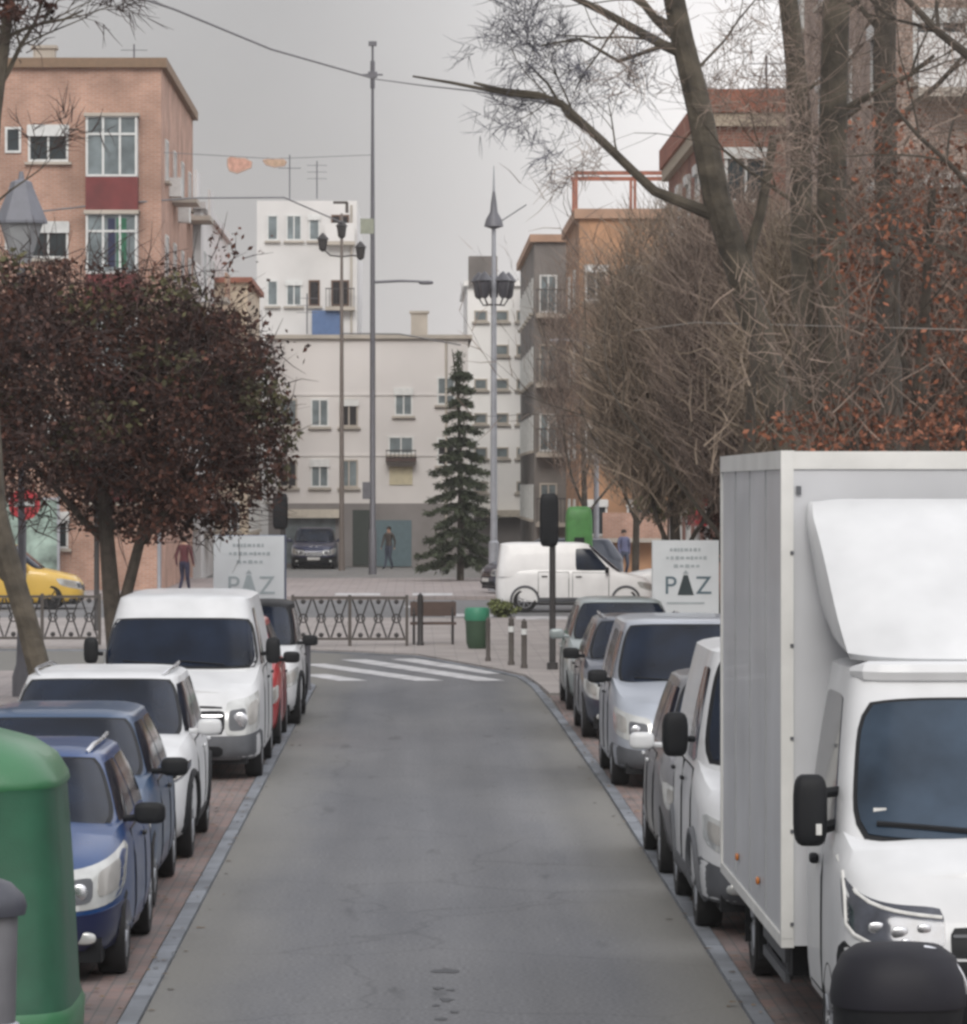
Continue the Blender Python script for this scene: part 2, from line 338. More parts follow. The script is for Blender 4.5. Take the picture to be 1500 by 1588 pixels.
# zebra stripes of the crossing (they follow the street as it starts to bend away)
mb = MB()
for (u0, v0), (u1, v1), wd in (((485, 1046), (548, 1056), .5), ((484, 1030), (668, 1056), .5), ((548, 1023), (762, 1056), .5), ((625, 1022), (775, 1045), .5)):
    a, b_ = gnd(u0, v0), gnd(u1, v1); d = (b_ - a).normalized(); nn = Vector((d.y, -d.x, 0)) * wd / 2
    mb.add([(p.x, p.y, 0.004) for p in (a - nn, b_ - nn, b_ + nn, a + nn)], [(0, 1, 2, 3)])
mb.build('crosswalk', WLINE, smooth=False)['kind'] = 'structure'
mb = MB()
for u0, u1, v, dv in ((520, 590, 927, 1.6), (640, 702, 927, 1.8), (690, 765, 958, 2.5), (800, 880, 962, 2.5), (628, 700, 941, 1.6)):
    a, b_, c, d = gnd(u0, v - dv), gnd(u1, v - dv), gnd(u1, v + dv), gnd(u0, v + dv); z = 0.104 if v < 930 else (0.004 if v < 956 else 0.06)
    mb.add([(p.x, p.y, z) for p in (a, b_, c, d)], [(0, 1, 2, 3)])
mb.build('road_markings', WLINE, smooth=False)['kind'] = 'structure'
TAR = pbr('tar', (0.07, 0.072, 0.078), 0.8)
random.seed(5); mb = MB()
for u, v, hw, hd in ((690, 1506, 26, 4), (680, 1533, 12, 2.5), (700, 1536, 10, 2), (692, 1551, 14, 3), (676, 1560, 9, 2), (705, 1570, 10, 2.5), (684, 1581, 13, 2.5)):
    pts = []
    for k in range(12):
        t = k * math.pi / 6; q = gnd(u + hw * math.cos(t) * random.uniform(.5, 1.1), v + hd * math.sin(t) * random.uniform(.4, 1.2)); pts.append((q.x, q.y, 0.004))
    mb.add(pts, [tuple(range(12))])
mb.build('road_cracks', TAR, smooth=False)['kind'] = 'structure'

# ================================================================== VEHICLES
LEV = [(0, .10, .14, .12), (.05, .045, .06, .06), (.16, .012, .012, .015), (.32, 0, 0, 0), (.5, 0, 0, .01), (.68, .006, .02, .02), (.84, .02, .06, .05), (.94, .05, .12, .08), (1.0, .095, .20, .12)]
class Shape:
    def __init__(s, L, hw, zb, top, n=5.0, cab=None, lev=LEV):
        s.L, s.hw, s.zb, s.top, s.n, s.cab, s.lev = L, hw, zb, top, n, cab, lev
    def ztop(s, y):
        return sum(interp(s.top, y + d) for d in (-.10, -.05, 0, .05, .10)) / 5
    def ins(s, v, k): return interp([(l[0], l[k]) for l in s.lev], v)
    def plan(s, v):
        wv = s.hw * (1 - s.ins(v, 1)); yf = s.ins(v, 2); yr = s.L - s.ins(v, 3); return wv, (yf + yr) / 2, (yr - yf) / 2
    def zz(s, y, v): return s.zb + v * (s.ztop(y) - s.zb)
    def front(s, x, v):
        wv, yc, h = s.plan(v); x = max(-wv, min(wv, x)); y = yc - h * max(0, 1 - abs(x / wv) ** s.n) ** (1 / s.n); return Vector((x, y, s.zz(y, v)))
    def rear(s, x, v):
        wv, yc, h = s.plan(v); x = max(-wv, min(wv, x)); y = yc + h * max(0, 1 - abs(x / wv) ** s.n) ** (1 / s.n); return Vector((x, y, s.zz(y, v)))
    def side(s, y, v, sg):
        wv, yc, h = s.plan(v); q = max(-1, min(1, (y - yc) / h)); return Vector((sg * wv * max(0, 1 - abs(q) ** s.n) ** (1 / s.n), y, s.zz(y, v)))
    def body(s):
        mb = MB(); M = 52; vs = []; fs = []
        for lv in s.lev:
            wv, yc, h = s.plan(lv[0]); right = []
            for k in range(M + 1):
                q = -math.cos(math.pi * k / M); x = wv * max(0, 1 - abs(q) ** s.n) ** (1 / s.n); y = yc + h * q; right.append((x, y))
            ring = right + [(-x, y) for x, y in right[-2:0:-1]]
            vs += [(x, y, s.zz(y, lv[0])) for x, y in ring]
        N = 2 * M; nl = len(s.lev)
        for i in range(nl - 1):
            for k in range(N): fs.append((i * N + k, i * N + (k + 1) % N, (i + 1) * N + (k + 1) % N, (i + 1) * N + k))
        def capf(base, crown):
            J = 5; rows = []
            for k in range(1, M):
                xr, y, z = vs[base + k]; li = base + N - k; row = [base + k]
                for j in range(1, J):
                    x = xr * (1 - 2 * j / J); row.append(len(vs)); vs.append((x, y, z + crown * (1 - (x / max(xr, 1e-6)) ** 2)))
                row.append(li); rows.append(row)
            for a, b_ in zip(rows, rows[1:]):
                for j in range(J): fs.append((a[j], b_[j], b_[j + 1], a[j + 1]))
            for row, tip in ((rows[0], base), (rows[-1], base + M)):
                for j in range(J): fs.append((tip, row[j], row[j + 1]))
        capf((nl - 1) * N, 0.035); capf(0, 0.0)
        return mb.add(vs, fs)
    # cabin
    def cpl(s, u):
        c = s.cab; uu = max(0.0, min(u, 1.0)); wv = c['wb'] + (c['wt'] - c['wb']) * uu ** 1.35
        return wv, lerp(c['yfb'], c['yft'], uu), lerp(c['yrb'], c['yrt'], uu ** 1.2), lerp(c['z0'], c['zr'], u)
    def cfront(s, fx, u, rear=False):
        wv, yf, yr, z = s.cpl(u); yc, h = (yf + yr) / 2, (yr - yf) / 2; n = s.cab.get('n', 7); d = h * max(0, 1 - abs(fx) ** n) ** (1 / n)
        return Vector((fx * wv, yc + (d if rear else -d), z))
    def cside(s, y, u, sg):
        wv, yf, yr, z = s.cpl(u); yc, h = (yf + yr) / 2, (yr - yf) / 2; n = s.cab.get('n', 7); q = max(-1, min(1, (y - yc) / h))
        return Vector((sg * wv * max(0, 1 - abs(q) ** n) ** (1 / n), y, z))
    def cabin(s):
        mb = MB(); M = 44; vs = []; fs = []; n = s.cab.get('n', 7); c = s.cab; rr = c.get('round', 1.0)
        levs = [(u, 0, 0) for u in (-.12, 0, .15, .32, .5, .68, .84, .94, 1.0)] + [(1, .045 * rr, .022 * rr), (1, .12 * rr, .040 * rr), (1, .24 * rr, .052 * rr)]
        for u, i, dz in levs:
            wv, yf, yr, z = s.cpl(u); yf += i * 1.6; yr -= i * 1.6; wv -= i; yc, h = (yf + yr) / 2, (yr - yf) / 2
            right = []
            for k in range(M + 1):
                q = -math.cos(math.pi * k / M); right.append((wv * max(0, 1 - abs(q) ** n) ** (1 / n), yc + h * q))
            ring = right + [(-x, y) for x, y in right[-2:0:-1]]; vs += [(x, y, z + dz) for x, y in ring]
        N = 2 * M; nl = len(levs)
        for i in range(nl - 1):
            for k in range(N): fs.append((i * N + k, i * N + (k + 1) % N, (i + 1) * N + (k + 1) % N, (i + 1) * N + k))
        base = (nl - 1) * N
        for k in range(1, M - 1): fs.append((base + k, base + k + 1, base + N - k - 1, base + N - k))
        fs.append((base, base + 1, base + N - 1)); fs.append((base + M, base + M + 1, base + M - 1))
        fs.append(tuple(range(N))[::-1])
        return mb.add(vs, fs)

def sqmap(a, b_, k=0.05):
    return a * (1 - k * abs(b_) ** 5), b_ * (1 - k * abs(a) ** 5)
def grid(fn, a0, a1, b0, b1, na=10, nb=7, k=0.05):
    g = []
    for i in range(na + 1):
        row = []
        for j in range(nb + 1):
            a, b_ = sqmap(-1 + 2 * i / na, -1 + 2 * j / nb, k)
            row.append(fn(lerp(a0, a1, (a + 1) / 2), lerp(b0, b1, (b_ + 1) / 2)))
        g.append(row)
    return g

def cut_arches(o, ys, hw, r):
    cut = MB()
    for y in ys:
        for sg in (-1, 1): cut.lathe([(r, sg * (hw - .30)), (r, sg * (hw + .3))], 28, (0, y, r * .90), 'x')
    c = cut.build('cutter', BLACKP); md = o.modifiers.new('arch', 'BOOLEAN'); md.operation = 'DIFFERENCE'; md.object = c; md.solver = 'EXACT'
    dg = bpy.context.evaluated_depsgraph_get(); me = bpy.data.meshes.new_from_object(o.evaluated_get(dg))
    if len(me.polygons) > 50:
        old = o.data; o.modifiers.clear(); o.data = me; bpy.data.meshes.remove(old)
        me.polygons.foreach_set('use_smooth', [True] * len(me.polygons)); me.set_sharp_from_angle(angle=R(36))
    else: o.modifiers.clear()
    bpy.data.objects.remove(c)

WHEELS = {}
def wheel(parent, x, y, r, wd, rim):
    key = (round(r, 3), round(wd, 3), rim.name)
    if key not in WHEELS:
        t = MB(); a = wd / 2
        t.lathe([(r * .62, -a * .8), (r * .80, -a), (r * .95, -a * .95), (r, -a * .7), (r, a * .7), (r * .95, a * .95), (r * .80, a), (r * .62, a * .8)], 28, axis='x')
        q = MB(); q.lathe([(r * .66, a * .60), (r * .64, a * .92), (r * .57, a * .92), (r * .55, a * .5), (r * .18, a * .45), (r * .16, a * .8), (0.0001, a * .82)], 24, axis='x')
        for k in range(7):
            th = 2 * math.pi * k / 7; c, s_ = math.cos(th), math.sin(th)
            q.tube([(a * .72, c * r * .12, s_ * r * .12), (a * .80, c * r * .60, s_ * r * .60)], [r * .09, r * .06], 5)
        q.lathe([(r * .60, -a * .5), (0.0001, -a * .5)], 20, axis='x')
        WHEELS[key] = (t, q, [None, None])
    t, q, cache = WHEELS[key]
    if cache[0] is None:
        o = t.build('wheel', RUBBER, parent); rm = q.build('rim', rim, o); cache[0], cache[1] = o.data, rm.data
    else:
        o = bpy.data.objects.new('wheel', cache[0]); COL.objects.link(o); o.parent = parent
        rm = bpy.data.objects.new('rim', cache[1]); COL.objects.link(rm); rm.parent = o
    o.location = (x, y, r)
    if x < 0: o.rotation_euler = (0, 0, math.pi)
    return o

def vehicle(name, label, cat, loc, S, pm, rz=0.0, group=None, wheels=(.75, 3.3), wr=.31, ww=.20, rim=ALLOY, lens=LENS, head=(.40, .95, .56, .86), grille=(.40, .50, .74), intake=(.62, .08, .30),
            bumper=None, mirror=None, windows=(), wscr=(.90, .06, .95), fog=True, rails=False, plate_v=.36, door_y=(), roofm=None, sideglass=True, rearglass=True, mir_z=None, mirm=None, clad=None, roof_bar=None, wiper=True):
    root = thing(name, label, cat, loc, rz, group); c = S.cab; ctr = Vector((0, S.L * .5, .8))
    b_ = S.body().build('body', pm, root, angle=40); cut_arches(b_, wheels, S.hw, wr * 1.13)
    S.cabin().build('cabin', roofm or pm, root, angle=40)
    # glazing
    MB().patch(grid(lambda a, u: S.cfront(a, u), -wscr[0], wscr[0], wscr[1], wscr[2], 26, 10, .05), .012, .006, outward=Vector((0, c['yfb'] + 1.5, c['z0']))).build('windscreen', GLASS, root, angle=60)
    MB().patch(grid(lambda a, u: S.cfront(a, u), -wscr[0] - .035, wscr[0] + .035, wscr[1] - .03, wscr[2] + .03, 26, 10, .05), .008, .02, outward=Vector((0, c['yfb'] + 1.5, c['z0']))).build('windscreen_seal', BLACKP, root, angle=60)
    if wiper:
        wp = MB()
        for x0, x1 in ((-.10, -.72), (.55, -.02)):
            wp.tube([S.cfront(x0, wscr[1] + .02) + Vector((0, -.02, .01)), S.cfront(lerp(x0, x1, .5), wscr[1] + .045) + Vector((0, -.022, .01)), S.cfront(x1, wscr[1] + .07) + Vector((0, -.02, .012))], .009, 5)
        wp.build('wiper', BLACKP, root)
    if rearglass:
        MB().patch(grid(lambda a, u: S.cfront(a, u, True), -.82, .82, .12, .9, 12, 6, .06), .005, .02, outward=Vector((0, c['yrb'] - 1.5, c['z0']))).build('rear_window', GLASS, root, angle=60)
    for sg in (-1, 1):
        for (yb0, yt0, yb1, yt1, u0, u1) in windows:
            def fn(a, u, sg=sg):
                t = (u - u0) / max(u1 - u0, 1e-6); return S.cside(lerp(lerp(yb0, yt0, t), lerp(yb1, yt1, t), a), u, sg)
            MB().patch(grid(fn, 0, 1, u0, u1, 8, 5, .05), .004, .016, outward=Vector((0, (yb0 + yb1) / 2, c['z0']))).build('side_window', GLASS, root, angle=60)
        for (y0, y1) in door_y:
            sm = MB(); sm.tube([S.side(y0, v, sg) for v in (.12, .3, .5, .7, .93)] + [S.side(lerp(y0, y1, q), .93, sg) for q in (.33, .66)] + [S.side(y1, v, sg) for v in (.93, .7, .5, .3, .12)], .010, 5)
            d = MB().patch(grid(lambda a, v: S.side(a, v, sg), y0, y1, .12, .93, 8, 8, .03), .004, .012, outward=Vector((0, (y0 + y1) / 2, .6))).build('door', pm, root, angle=60)
            p = S.side(y1 - .16, .80, sg); MB().ellip((p.x + sg * .022, p.y, p.z), (.03, .17, .032), .6).build('handle', pm if mirm is None else mirm, d); sm.build('door_seam', BLACKP, d)
        h = MB().patch(grid(lambda a, v: S.front(sg * a * S.hw, v), head[0], head[1], head[2], head[3], 10, 6, .10), .006, .03, outward=ctr).build('headlight', lens, root, angle=60)
        p = S.front(sg * lerp(head[0], head[1], .45) * S.hw, lerp(head[2], head[3], .5)); hr = (S.front(0, head[3]).z - S.front(0, head[2]).z) * .30
        MB().patch(grid(lambda a, v: S.front(sg * a * S.hw, v), lerp(head[0], head[1], .10), lerp(head[0], head[1], .62), lerp(head[2], head[3], .16), lerp(head[2], head[3], .80), 8, 5, .12), .009, .02, outward=ctr).build('lamp_well', GREYP, h, angle=60)
        MB().ellip((p.x, p.y - .012, p.z), (hr * 1.5, .03, hr * 1.5), 1.0).build('bulb_reflector', CHROME, h)
        MB().patch(grid(lambda a, v: S.front(sg * a * S.hw, v), lerp(head[0], head[1], .68), lerp(head[0], head[1], .94), lerp(head[2], head[3], .25), lerp(head[2], head[3], .85), 6, 4, .12), .009, .02, outward=ctr).build('indicator', pbr('indicator_lens', (.36, .35, .33), .2, 0.2, .3), h, angle=60)
        if fog:
            p = S.front(sg * .70 * S.hw, .20); MB().ellip((p.x, p.y - .004, p.z), (.17, .04, .085), .8).build('fog_light', LENS, root)
        m = MB(); mz = mir_z or c['z0'] + .10; my = c['yfb'] + .42; wv = S.cpl(.12)[0]
        ms = mirror or (.22, .10, .15); m.ellip((sg * (max(wv, S.hw * .93) + .05 + ms[0] / 2), my, mz), ms, .55); m.tube([(sg * wv, my + .03, mz - .04), (sg * (S.hw + .08), my, mz - .03)], .025, 6)
        m.build('mirror', mirm or pm, root)
        if rails:
            P = [S.cside(lerp(c['yft'] + .12, c['yrt'] - .1, t), 1.0, sg) for t in (0, .08, .3, .6, .92, 1)]
            MB().tube([p + Vector((-sg * .07, 0, .02 if i in (0, 5) else .065)) for i, p in enumerate(P)], .016, 6).build('roof_rail', CHROME, root)
    g = MB().patch(grid(lambda a, v: S.front(a * S.hw, v), -grille[0], grille[0], grille[1], grille[2], 12, 4, .06), .004, .03, outward=ctr).build('grille', BLACKP, root, angle=60)
    bar = MB()
    for q in (.3, .7): bar.patch(grid(lambda a, v: S.front(a * S.hw, v), -grille[0] * .96, grille[0] * .96, lerp(grille[1], grille[2], q) - .012, lerp(grille[1], grille[2], q) + .012, 12, 2, .02), .010, .02, outward=ctr)
    bar.build('grille_bar', CHROME, g)
    if bumper: MB().patch(grid(lambda a, v: S.front(a * S.hw, v), -.985, .985, bumper[0], bumper[1], 26, 6, .02), .012, .05, outward=ctr).build('bumper', bumper[2], root, angle=60)
    MB().patch(grid(lambda a, v: S.front(a * S.hw, v), -intake[0], intake[0], intake[1], intake[2], 12, 4, .08), .015 if bumper else .006, .03, outward=ctr).build('air_intake', BLACKP, root, angle=60)
    p = S.front(0, plate_v); MB().box((0, p.y - .026, p.z), (.50, .016, .11)).build('number_plate', PLATE, root)
    if clad:
        for sg in (-1, 1):
            MB().patch(grid(lambda a, v: S.side(a, v, sg), wheels[0] + wr * 1.2, wheels[1] - wr * 1.2, .03, .17, 10, 4, .02), .012, .03, outward=ctr).build('sill', clad, root)
            for wy in wheels:
                ar = MB(); P = []
                for k in range(15):
                    t = math.pi * (-.08 + 1.16 * k / 14); yy = wy - math.cos(t) * wr * 1.17; zz = wr * 1.02 + math.sin(t) * wr * 1.17
                    q = S.side(yy, max(0, min(1, (zz - S.zb) / (S.ztop(yy) - S.zb))), sg); P.append((q.x + sg * .004, yy, max(zz, .14)))
                ar.tube(P, .034, 6); ar.build('wheel_arch', clad, root)
    for wy in wheels:
        for sg in (-1, 1): wheel(root, sg * (S.hw - ww / 2 - .015), wy, wr, ww, rim)
    u = MB(); u.box((0, S.L / 2, S.zb + .03), (S.hw * 1.66, S.L * .93, .16)); u.build('underbody', BLACKP, root)
    return root

def hatch(L, hw, H, hood=.93, belt=1.0, nose=.70, wb=.0, tail=.45, ws=.78, wt=None, n=5.0):
    y0 = .24 * L + wb
    return Shape(L, hw, .19, [(0, nose), (.18, nose + .06), (.45, nose + .13), (y0, hood + .02), (y0 + .4, belt - .02), (L, belt + .03)], n,
                 dict(yfb=y0, yft=y0 + ws, yrb=L - .06, yrt=L - tail, wb=hw * .915, wt=wt or hw * .70, z0=belt - .06, zr=H - .055, n=6.5))
def win4(S, pillar=None):
    c = S.cab; a = c['yfb']; L = S.L; mid = pillar or (a + .5 * (L - a) - .02)
    return [(a + .34, c['yft'] + .10, mid - .05, mid - .03, .10, .90), (mid + .05, mid + .03, L - .62, c['yrt'] - .28, .10, .90)]

KERBCARS_L, KERBCARS_R = 'vehicles parked along the kerb facing the camera', 'vehicles parked along the kerb facing the camera'
# ---- left row, near to far
S = hatch(3.95, .875, 1.46, .96, 1.0, .74, -.05, .35, .85); c = S.cab
vehicle('parked_car', 'bright blue hatchback with large pale headlight behind the green container', 'car', (-2.80, 27.6, .01), S, BLUE, group=KERBCARS_L, wheels=(.78, 3.25), wr=.30, windows=win4(S), door_y=((1.35, 2.35), (2.4, 3.2)), rails=True,
        head=(.42, .97, .52, .93), bumper=(.06, .47, NAVY), mirm=BLACKP)
S = hatch(4.15, .89, 1.49, .98, 1.02, .72, 0, .42, .82)
vehicle('parked_car', 'blue grey hatchback between the bright blue car and the white car with roof rails', 'car', (-2.90, 32.0, .01), S, SLATE, group=KERBCARS_L, wheels=(.82, 3.4), wr=.315, windows=win4(S), door_y=((1.45, 2.45), (2.5, 3.3)), mirm=BLACKP)
S = hatch(4.45, .92, 1.60, 1.04, 1.08, .80, .02, .40, .80, wt=.70)
vehicle('parked_car', 'white crossover car with roof rails and black lower trim in front of the white van', 'car', (-2.87, 36.4, .01), S, WHITE, group=KERBCARS_L, wheels=(.88, 3.55), wr=.345, windows=win4(S), door_y=((1.55, 2.6), (2.65, 3.5)), rails=True, lens=LENSD, clad=BLACKP,
        head=(.50, .96, .74, .86), grille=(.5, .60, .84), intake=(.66, .08, .42))
VANLEV = [(0, .07, .10, .06), (.05, .02, .04, .03), (.16, .004, .01, .01), (.32, 0, 0, 0), (.5, 0, .01, 0), (.68, .002, .03, .005), (.84, .01, .08, .01), (.94, .03, .16, .02), (1.0, .06, .24, .03)]
S = Shape(4.9, .95, .24, [(0, .86), (.15, .95), (.8, 1.17), (1.0, 1.22), (1.4, 1.30), (4.9, 1.30)], 7.5, dict(yfb=.82, yft=1.55, yrb=4.88, yrt=4.80, wb=.915, wt=.76, z0=1.20, zr=2.0, n=9), VANLEV)
vehicle('panel_van', 'white low roofed panel van with dark grille parked behind the white crossover', 'van', (-2.66, 46.7, .01), S, WHITE, group=KERBCARS_L, wheels=(.95, 4.0), wr=.33, windows=[(1.30, 1.78, 2.15, 2.15, .06, .86)], door_y=((1.2, 2.2), (2.3, 3.5)),
        head=(.58, .96, .42, .93), grille=(.57, .44, .88), intake=(.55, .06, .25), bumper=(.02, .42, GREYP), mirror=(.17, .12, .30), mirm=BLACKP, mir_z=1.42, fog=False, rearglass=False, wscr=(.93, .06, .70))
S = hatch(3.9, .86, 1.60, 1.0, 1.05, .72)
vehicle('parked_car', 'red car mostly hidden behind the white van beside the kerb', 'car', (-2.55, 52.8, .01), S, REDC, group=KERBCARS_L, wheels=(.78, 3.2), wr=.31, windows=win4(S), door_y=((1.4, 2.35),), mirm=BLACKP)
S = hatch(4.2, .90, 1.68, 1.05, 1.1, .76, wt=.72)
vehicle('parked_car', 'white car with black roof and dark windscreen last in the row before the crossing', 'car', (-2.46, 57.3, .01), S, WHITE, group=KERBCARS_L, wheels=(.82, 3.4), wr=.33, windows=win4(S), door_y=((1.45, 2.45),), roofm=BLACKP, mirm=BLACKP, clad=BLACKP)
# ---- right row, near to far
S = Shape(4.1, .90, .24, [(0, .80), (.15, .92), (.9, 1.16), (1.2, 1.24), (4.1, 1.26)], 6.0, dict(yfb=.86, yft=1.45, yrb=4.06, yrt=3.9, wb=.87, wt=.70, z0=1.17, zr=2.03, n=8), VANLEV)
vehicle('panel_van', 'dull light grey high van squeezed behind the box truck, black mirror showing', 'van', (2.98, 30.4, .01), S, WHITE2, group=KERBCARS_R, wheels=(.95, 3.3), wr=.33, windows=[(1.25, 1.60, 2.0, 2.0, .06, .86)], door_y=((1.2, 2.15), (2.25, 3.3)), mirror=(.20, .12, .34), mirm=BLACKP, mir_z=1.42, clad=GREYP, bumper=(.02, .42, GREYP), rearglass=False)
S = hatch(3.7, .87, 1.66, 1.02, 1.06, .76, -.05, .3, .75)
vehicle('parked_car', 'small grey upright car behind the light grey van, only its roadside flank showing', 'car', (2.93, 34.9, .01), S, GREYC, group=KERBCARS_R, wheels=(.75, 3.05), wr=.31, windows=win4(S), door_y=((1.35, 2.25), (2.3, 3.0)), mirm=WHITE2)
S = Shape(4.4, .89, .22, [(0, .78), (.15, .88), (.9, 1.10), (1.2, 1.16), (4.4, 1.20)], 6.0, dict(yfb=.92, yft=1.62, yrb=4.36, yrt=4.2, wb=.85, wt=.68, z0=1.08, zr=1.76, n=8), VANLEV)
vehicle('panel_van', 'small silver blue van with dark lower bumper and blue windscreen', 'van', (3.04, 45.4, .01), S, SILVER, group=KERBCARS_R, wheels=(.88, 3.55), wr=.31, windows=[(1.30, 1.72, 2.1, 2.1, .06, .86), (2.2, 2.2, 3.2, 3.15, .1, .86)], door_y=((1.25, 2.15), (2.25, 3.3)),
        head=(.52, .96, .50, .88), grille=(.45, .62, .80), intake=(.6, .05, .30), bumper=(.02, .36, GREYP), mirm=BLACKP, fog=False)
S = hatch(4.2, .88, 1.56, .98, 1.04, .74)
vehicle('parked_car', 'dark blue grey car between the silver van and the pale car', 'car', (3.06, 54.3, .01), S, DARKC, group=KERBCARS_R, wheels=(.8, 3.35), wr=.31, windows=win4(S), door_y=((1.45, 2.45), (2.5, 3.3)), rails=True, mirm=BLACKP)
S = hatch(4.1, .88, 1.62, 1.0, 1.06, .74)
vehicle('parked_car', 'pale green grey car beside the crossing, last of the right row', 'car', (3.10, 61.1, .01), S, SILVG, group=KERBCARS_R, wheels=(.8, 3.3), wr=.31, windows=win4(S), door_y=((1.45, 2.4), (2.45, 3.2)), mirm=SILVG)
# ---- cross street
S = Shape(4.2, .90, .24, [(0, .74), (.2, .86), (1.0, 1.05), (1.25, 1.10), (4.2, 1.14)], 6.0, dict(yfb=.88, yft=1.75, yrb=4.17, yrt=4.08, wb=.86, wt=.70, z0=1.02, zr=1.78, n=9), VANLEV)
kg = vehicle('delivery_van', 'white windowless delivery van driving across the junction, seen from its side', 'van', (6.35, 110.9, .004), S, paint('bright_white_paint', (0.80, 0.80, 0.80), 0.4, 0.2), rz=R(90), wheels=(.80, 3.45), wr=.31, windows=[(1.22, 1.72, 2.12, 2.12, .10, .86)], door_y=((1.25, 2.2), (2.3, 3.1)), clad=GREYP, mirm=BLACKP, rearglass=False)
S = hatch(4.3, .88, 1.5, .95, 1.0, .72)
vehicle('parked_car', 'pale car behind the front of the white delivery van at the junction', 'car', (5.6, 118.0, 0), S, paint('bright_white_paint', (0.80, 0.80, 0.80)), rz=R(-90), wheels=(.8, 3.4), wr=.31, windows=win4(S))
vehicle('parked_car', 'dark car half hidden behind the rear of the white delivery van', 'car', (2.15, 126.0, .10), hatch(4.3, .9, 1.66, 1.02, 1.08, .78), DARKC, rz=R(-70), wheels=(.82, 3.45), wr=.32)
S = hatch(4.5, .93, 1.66, 1.04, 1.1, .82, wt=.72)
vehicle('oncoming_car', 'dark blue car coming towards the junction past the left sign board', 'car', (-4.05, 168.0, 0), S, NAVY, wheels=(.88, 3.55), wr=.34, windows=win4(S), bumper=(.05, .45, BLACKP))
S = hatch(4.4, .9, 1.78, 1.05, 1.12, .80, wt=.74)
vehicle('taxi', 'yellow car side-on in the cross street beyond the left railing', 'car', (-8.95, 113.5, 0), S, YELL, rz=R(90), wheels=(.85, 3.5), wr=.33, windows=win4(S), door_y=((1.5, 2.5), (2.55, 3.4)), rim=BLACKP)

# ---- the box truck
TR = thing('box_truck', 'white box truck with roof wind deflector parked at the right kerb', 'truck', (3.29, 22.3, .01), 0, KERBCARS_R)
CB = Shape(2.62, 1.0, .34, [(0, 1.04), (.16, 1.14), (.55, 1.36), (.8, 1.42), (2.62, 1.42)], 7.0, dict(yfb=.52, yft=1.22, yrb=2.60, yrt=2.60, wb=.965, wt=.83, z0=1.33, zr=2.26, n=10), VANLEV)
ctr = Vector((0, 1.4, .8))
cbod = CB.body().build('cab_body', WHITE, TR, angle=40); cut_arches(cbod, (.92,), 1.0, .42)
CB.cabin().build('cab_top', WHITE, TR, angle=40)
MB().patch(grid(lambda a, u: CB.cfront(a, u), -.93, .93, .01, .84, 20, 10, .07), .006, .02, outward=Vector((0, 2.2, 1.3))).build('windscreen_seal', BLACKP, TR, angle=60)
MB().patch(grid(lambda a, u: CB.cfront(a, u), -.905, .905, .035, .82, 20, 10, .07), .014, .02, outward=Vector((0, 2.2, 1.3))).build('windscreen', pbr('truck_glass', (0.030, 0.046, 0.068), .09, 0, 0, .75, 1.5, spec=.25), TR, angle=60)  # uneven glass colour: painted-in reflections and some grime
wp = MB()
for x0, x1, u1 in ((.08, -.80, .13), (.80, .02, .13)):
    wp.tube([CB.cfront(x0, .06) + Vector((0, -.035, 0)), CB.cfront(x1, u1) + Vector((0, -.03, .0))], .016, 5)
wp.build('wiper', BLACKP, TR)
mk = MB(); p = CB.cfront(-.78, .2); mk.box((p.x, p.y - .012, p.z), (.07, .01, .03)); mk.build('windscreen_sticker', PLATE, TR)
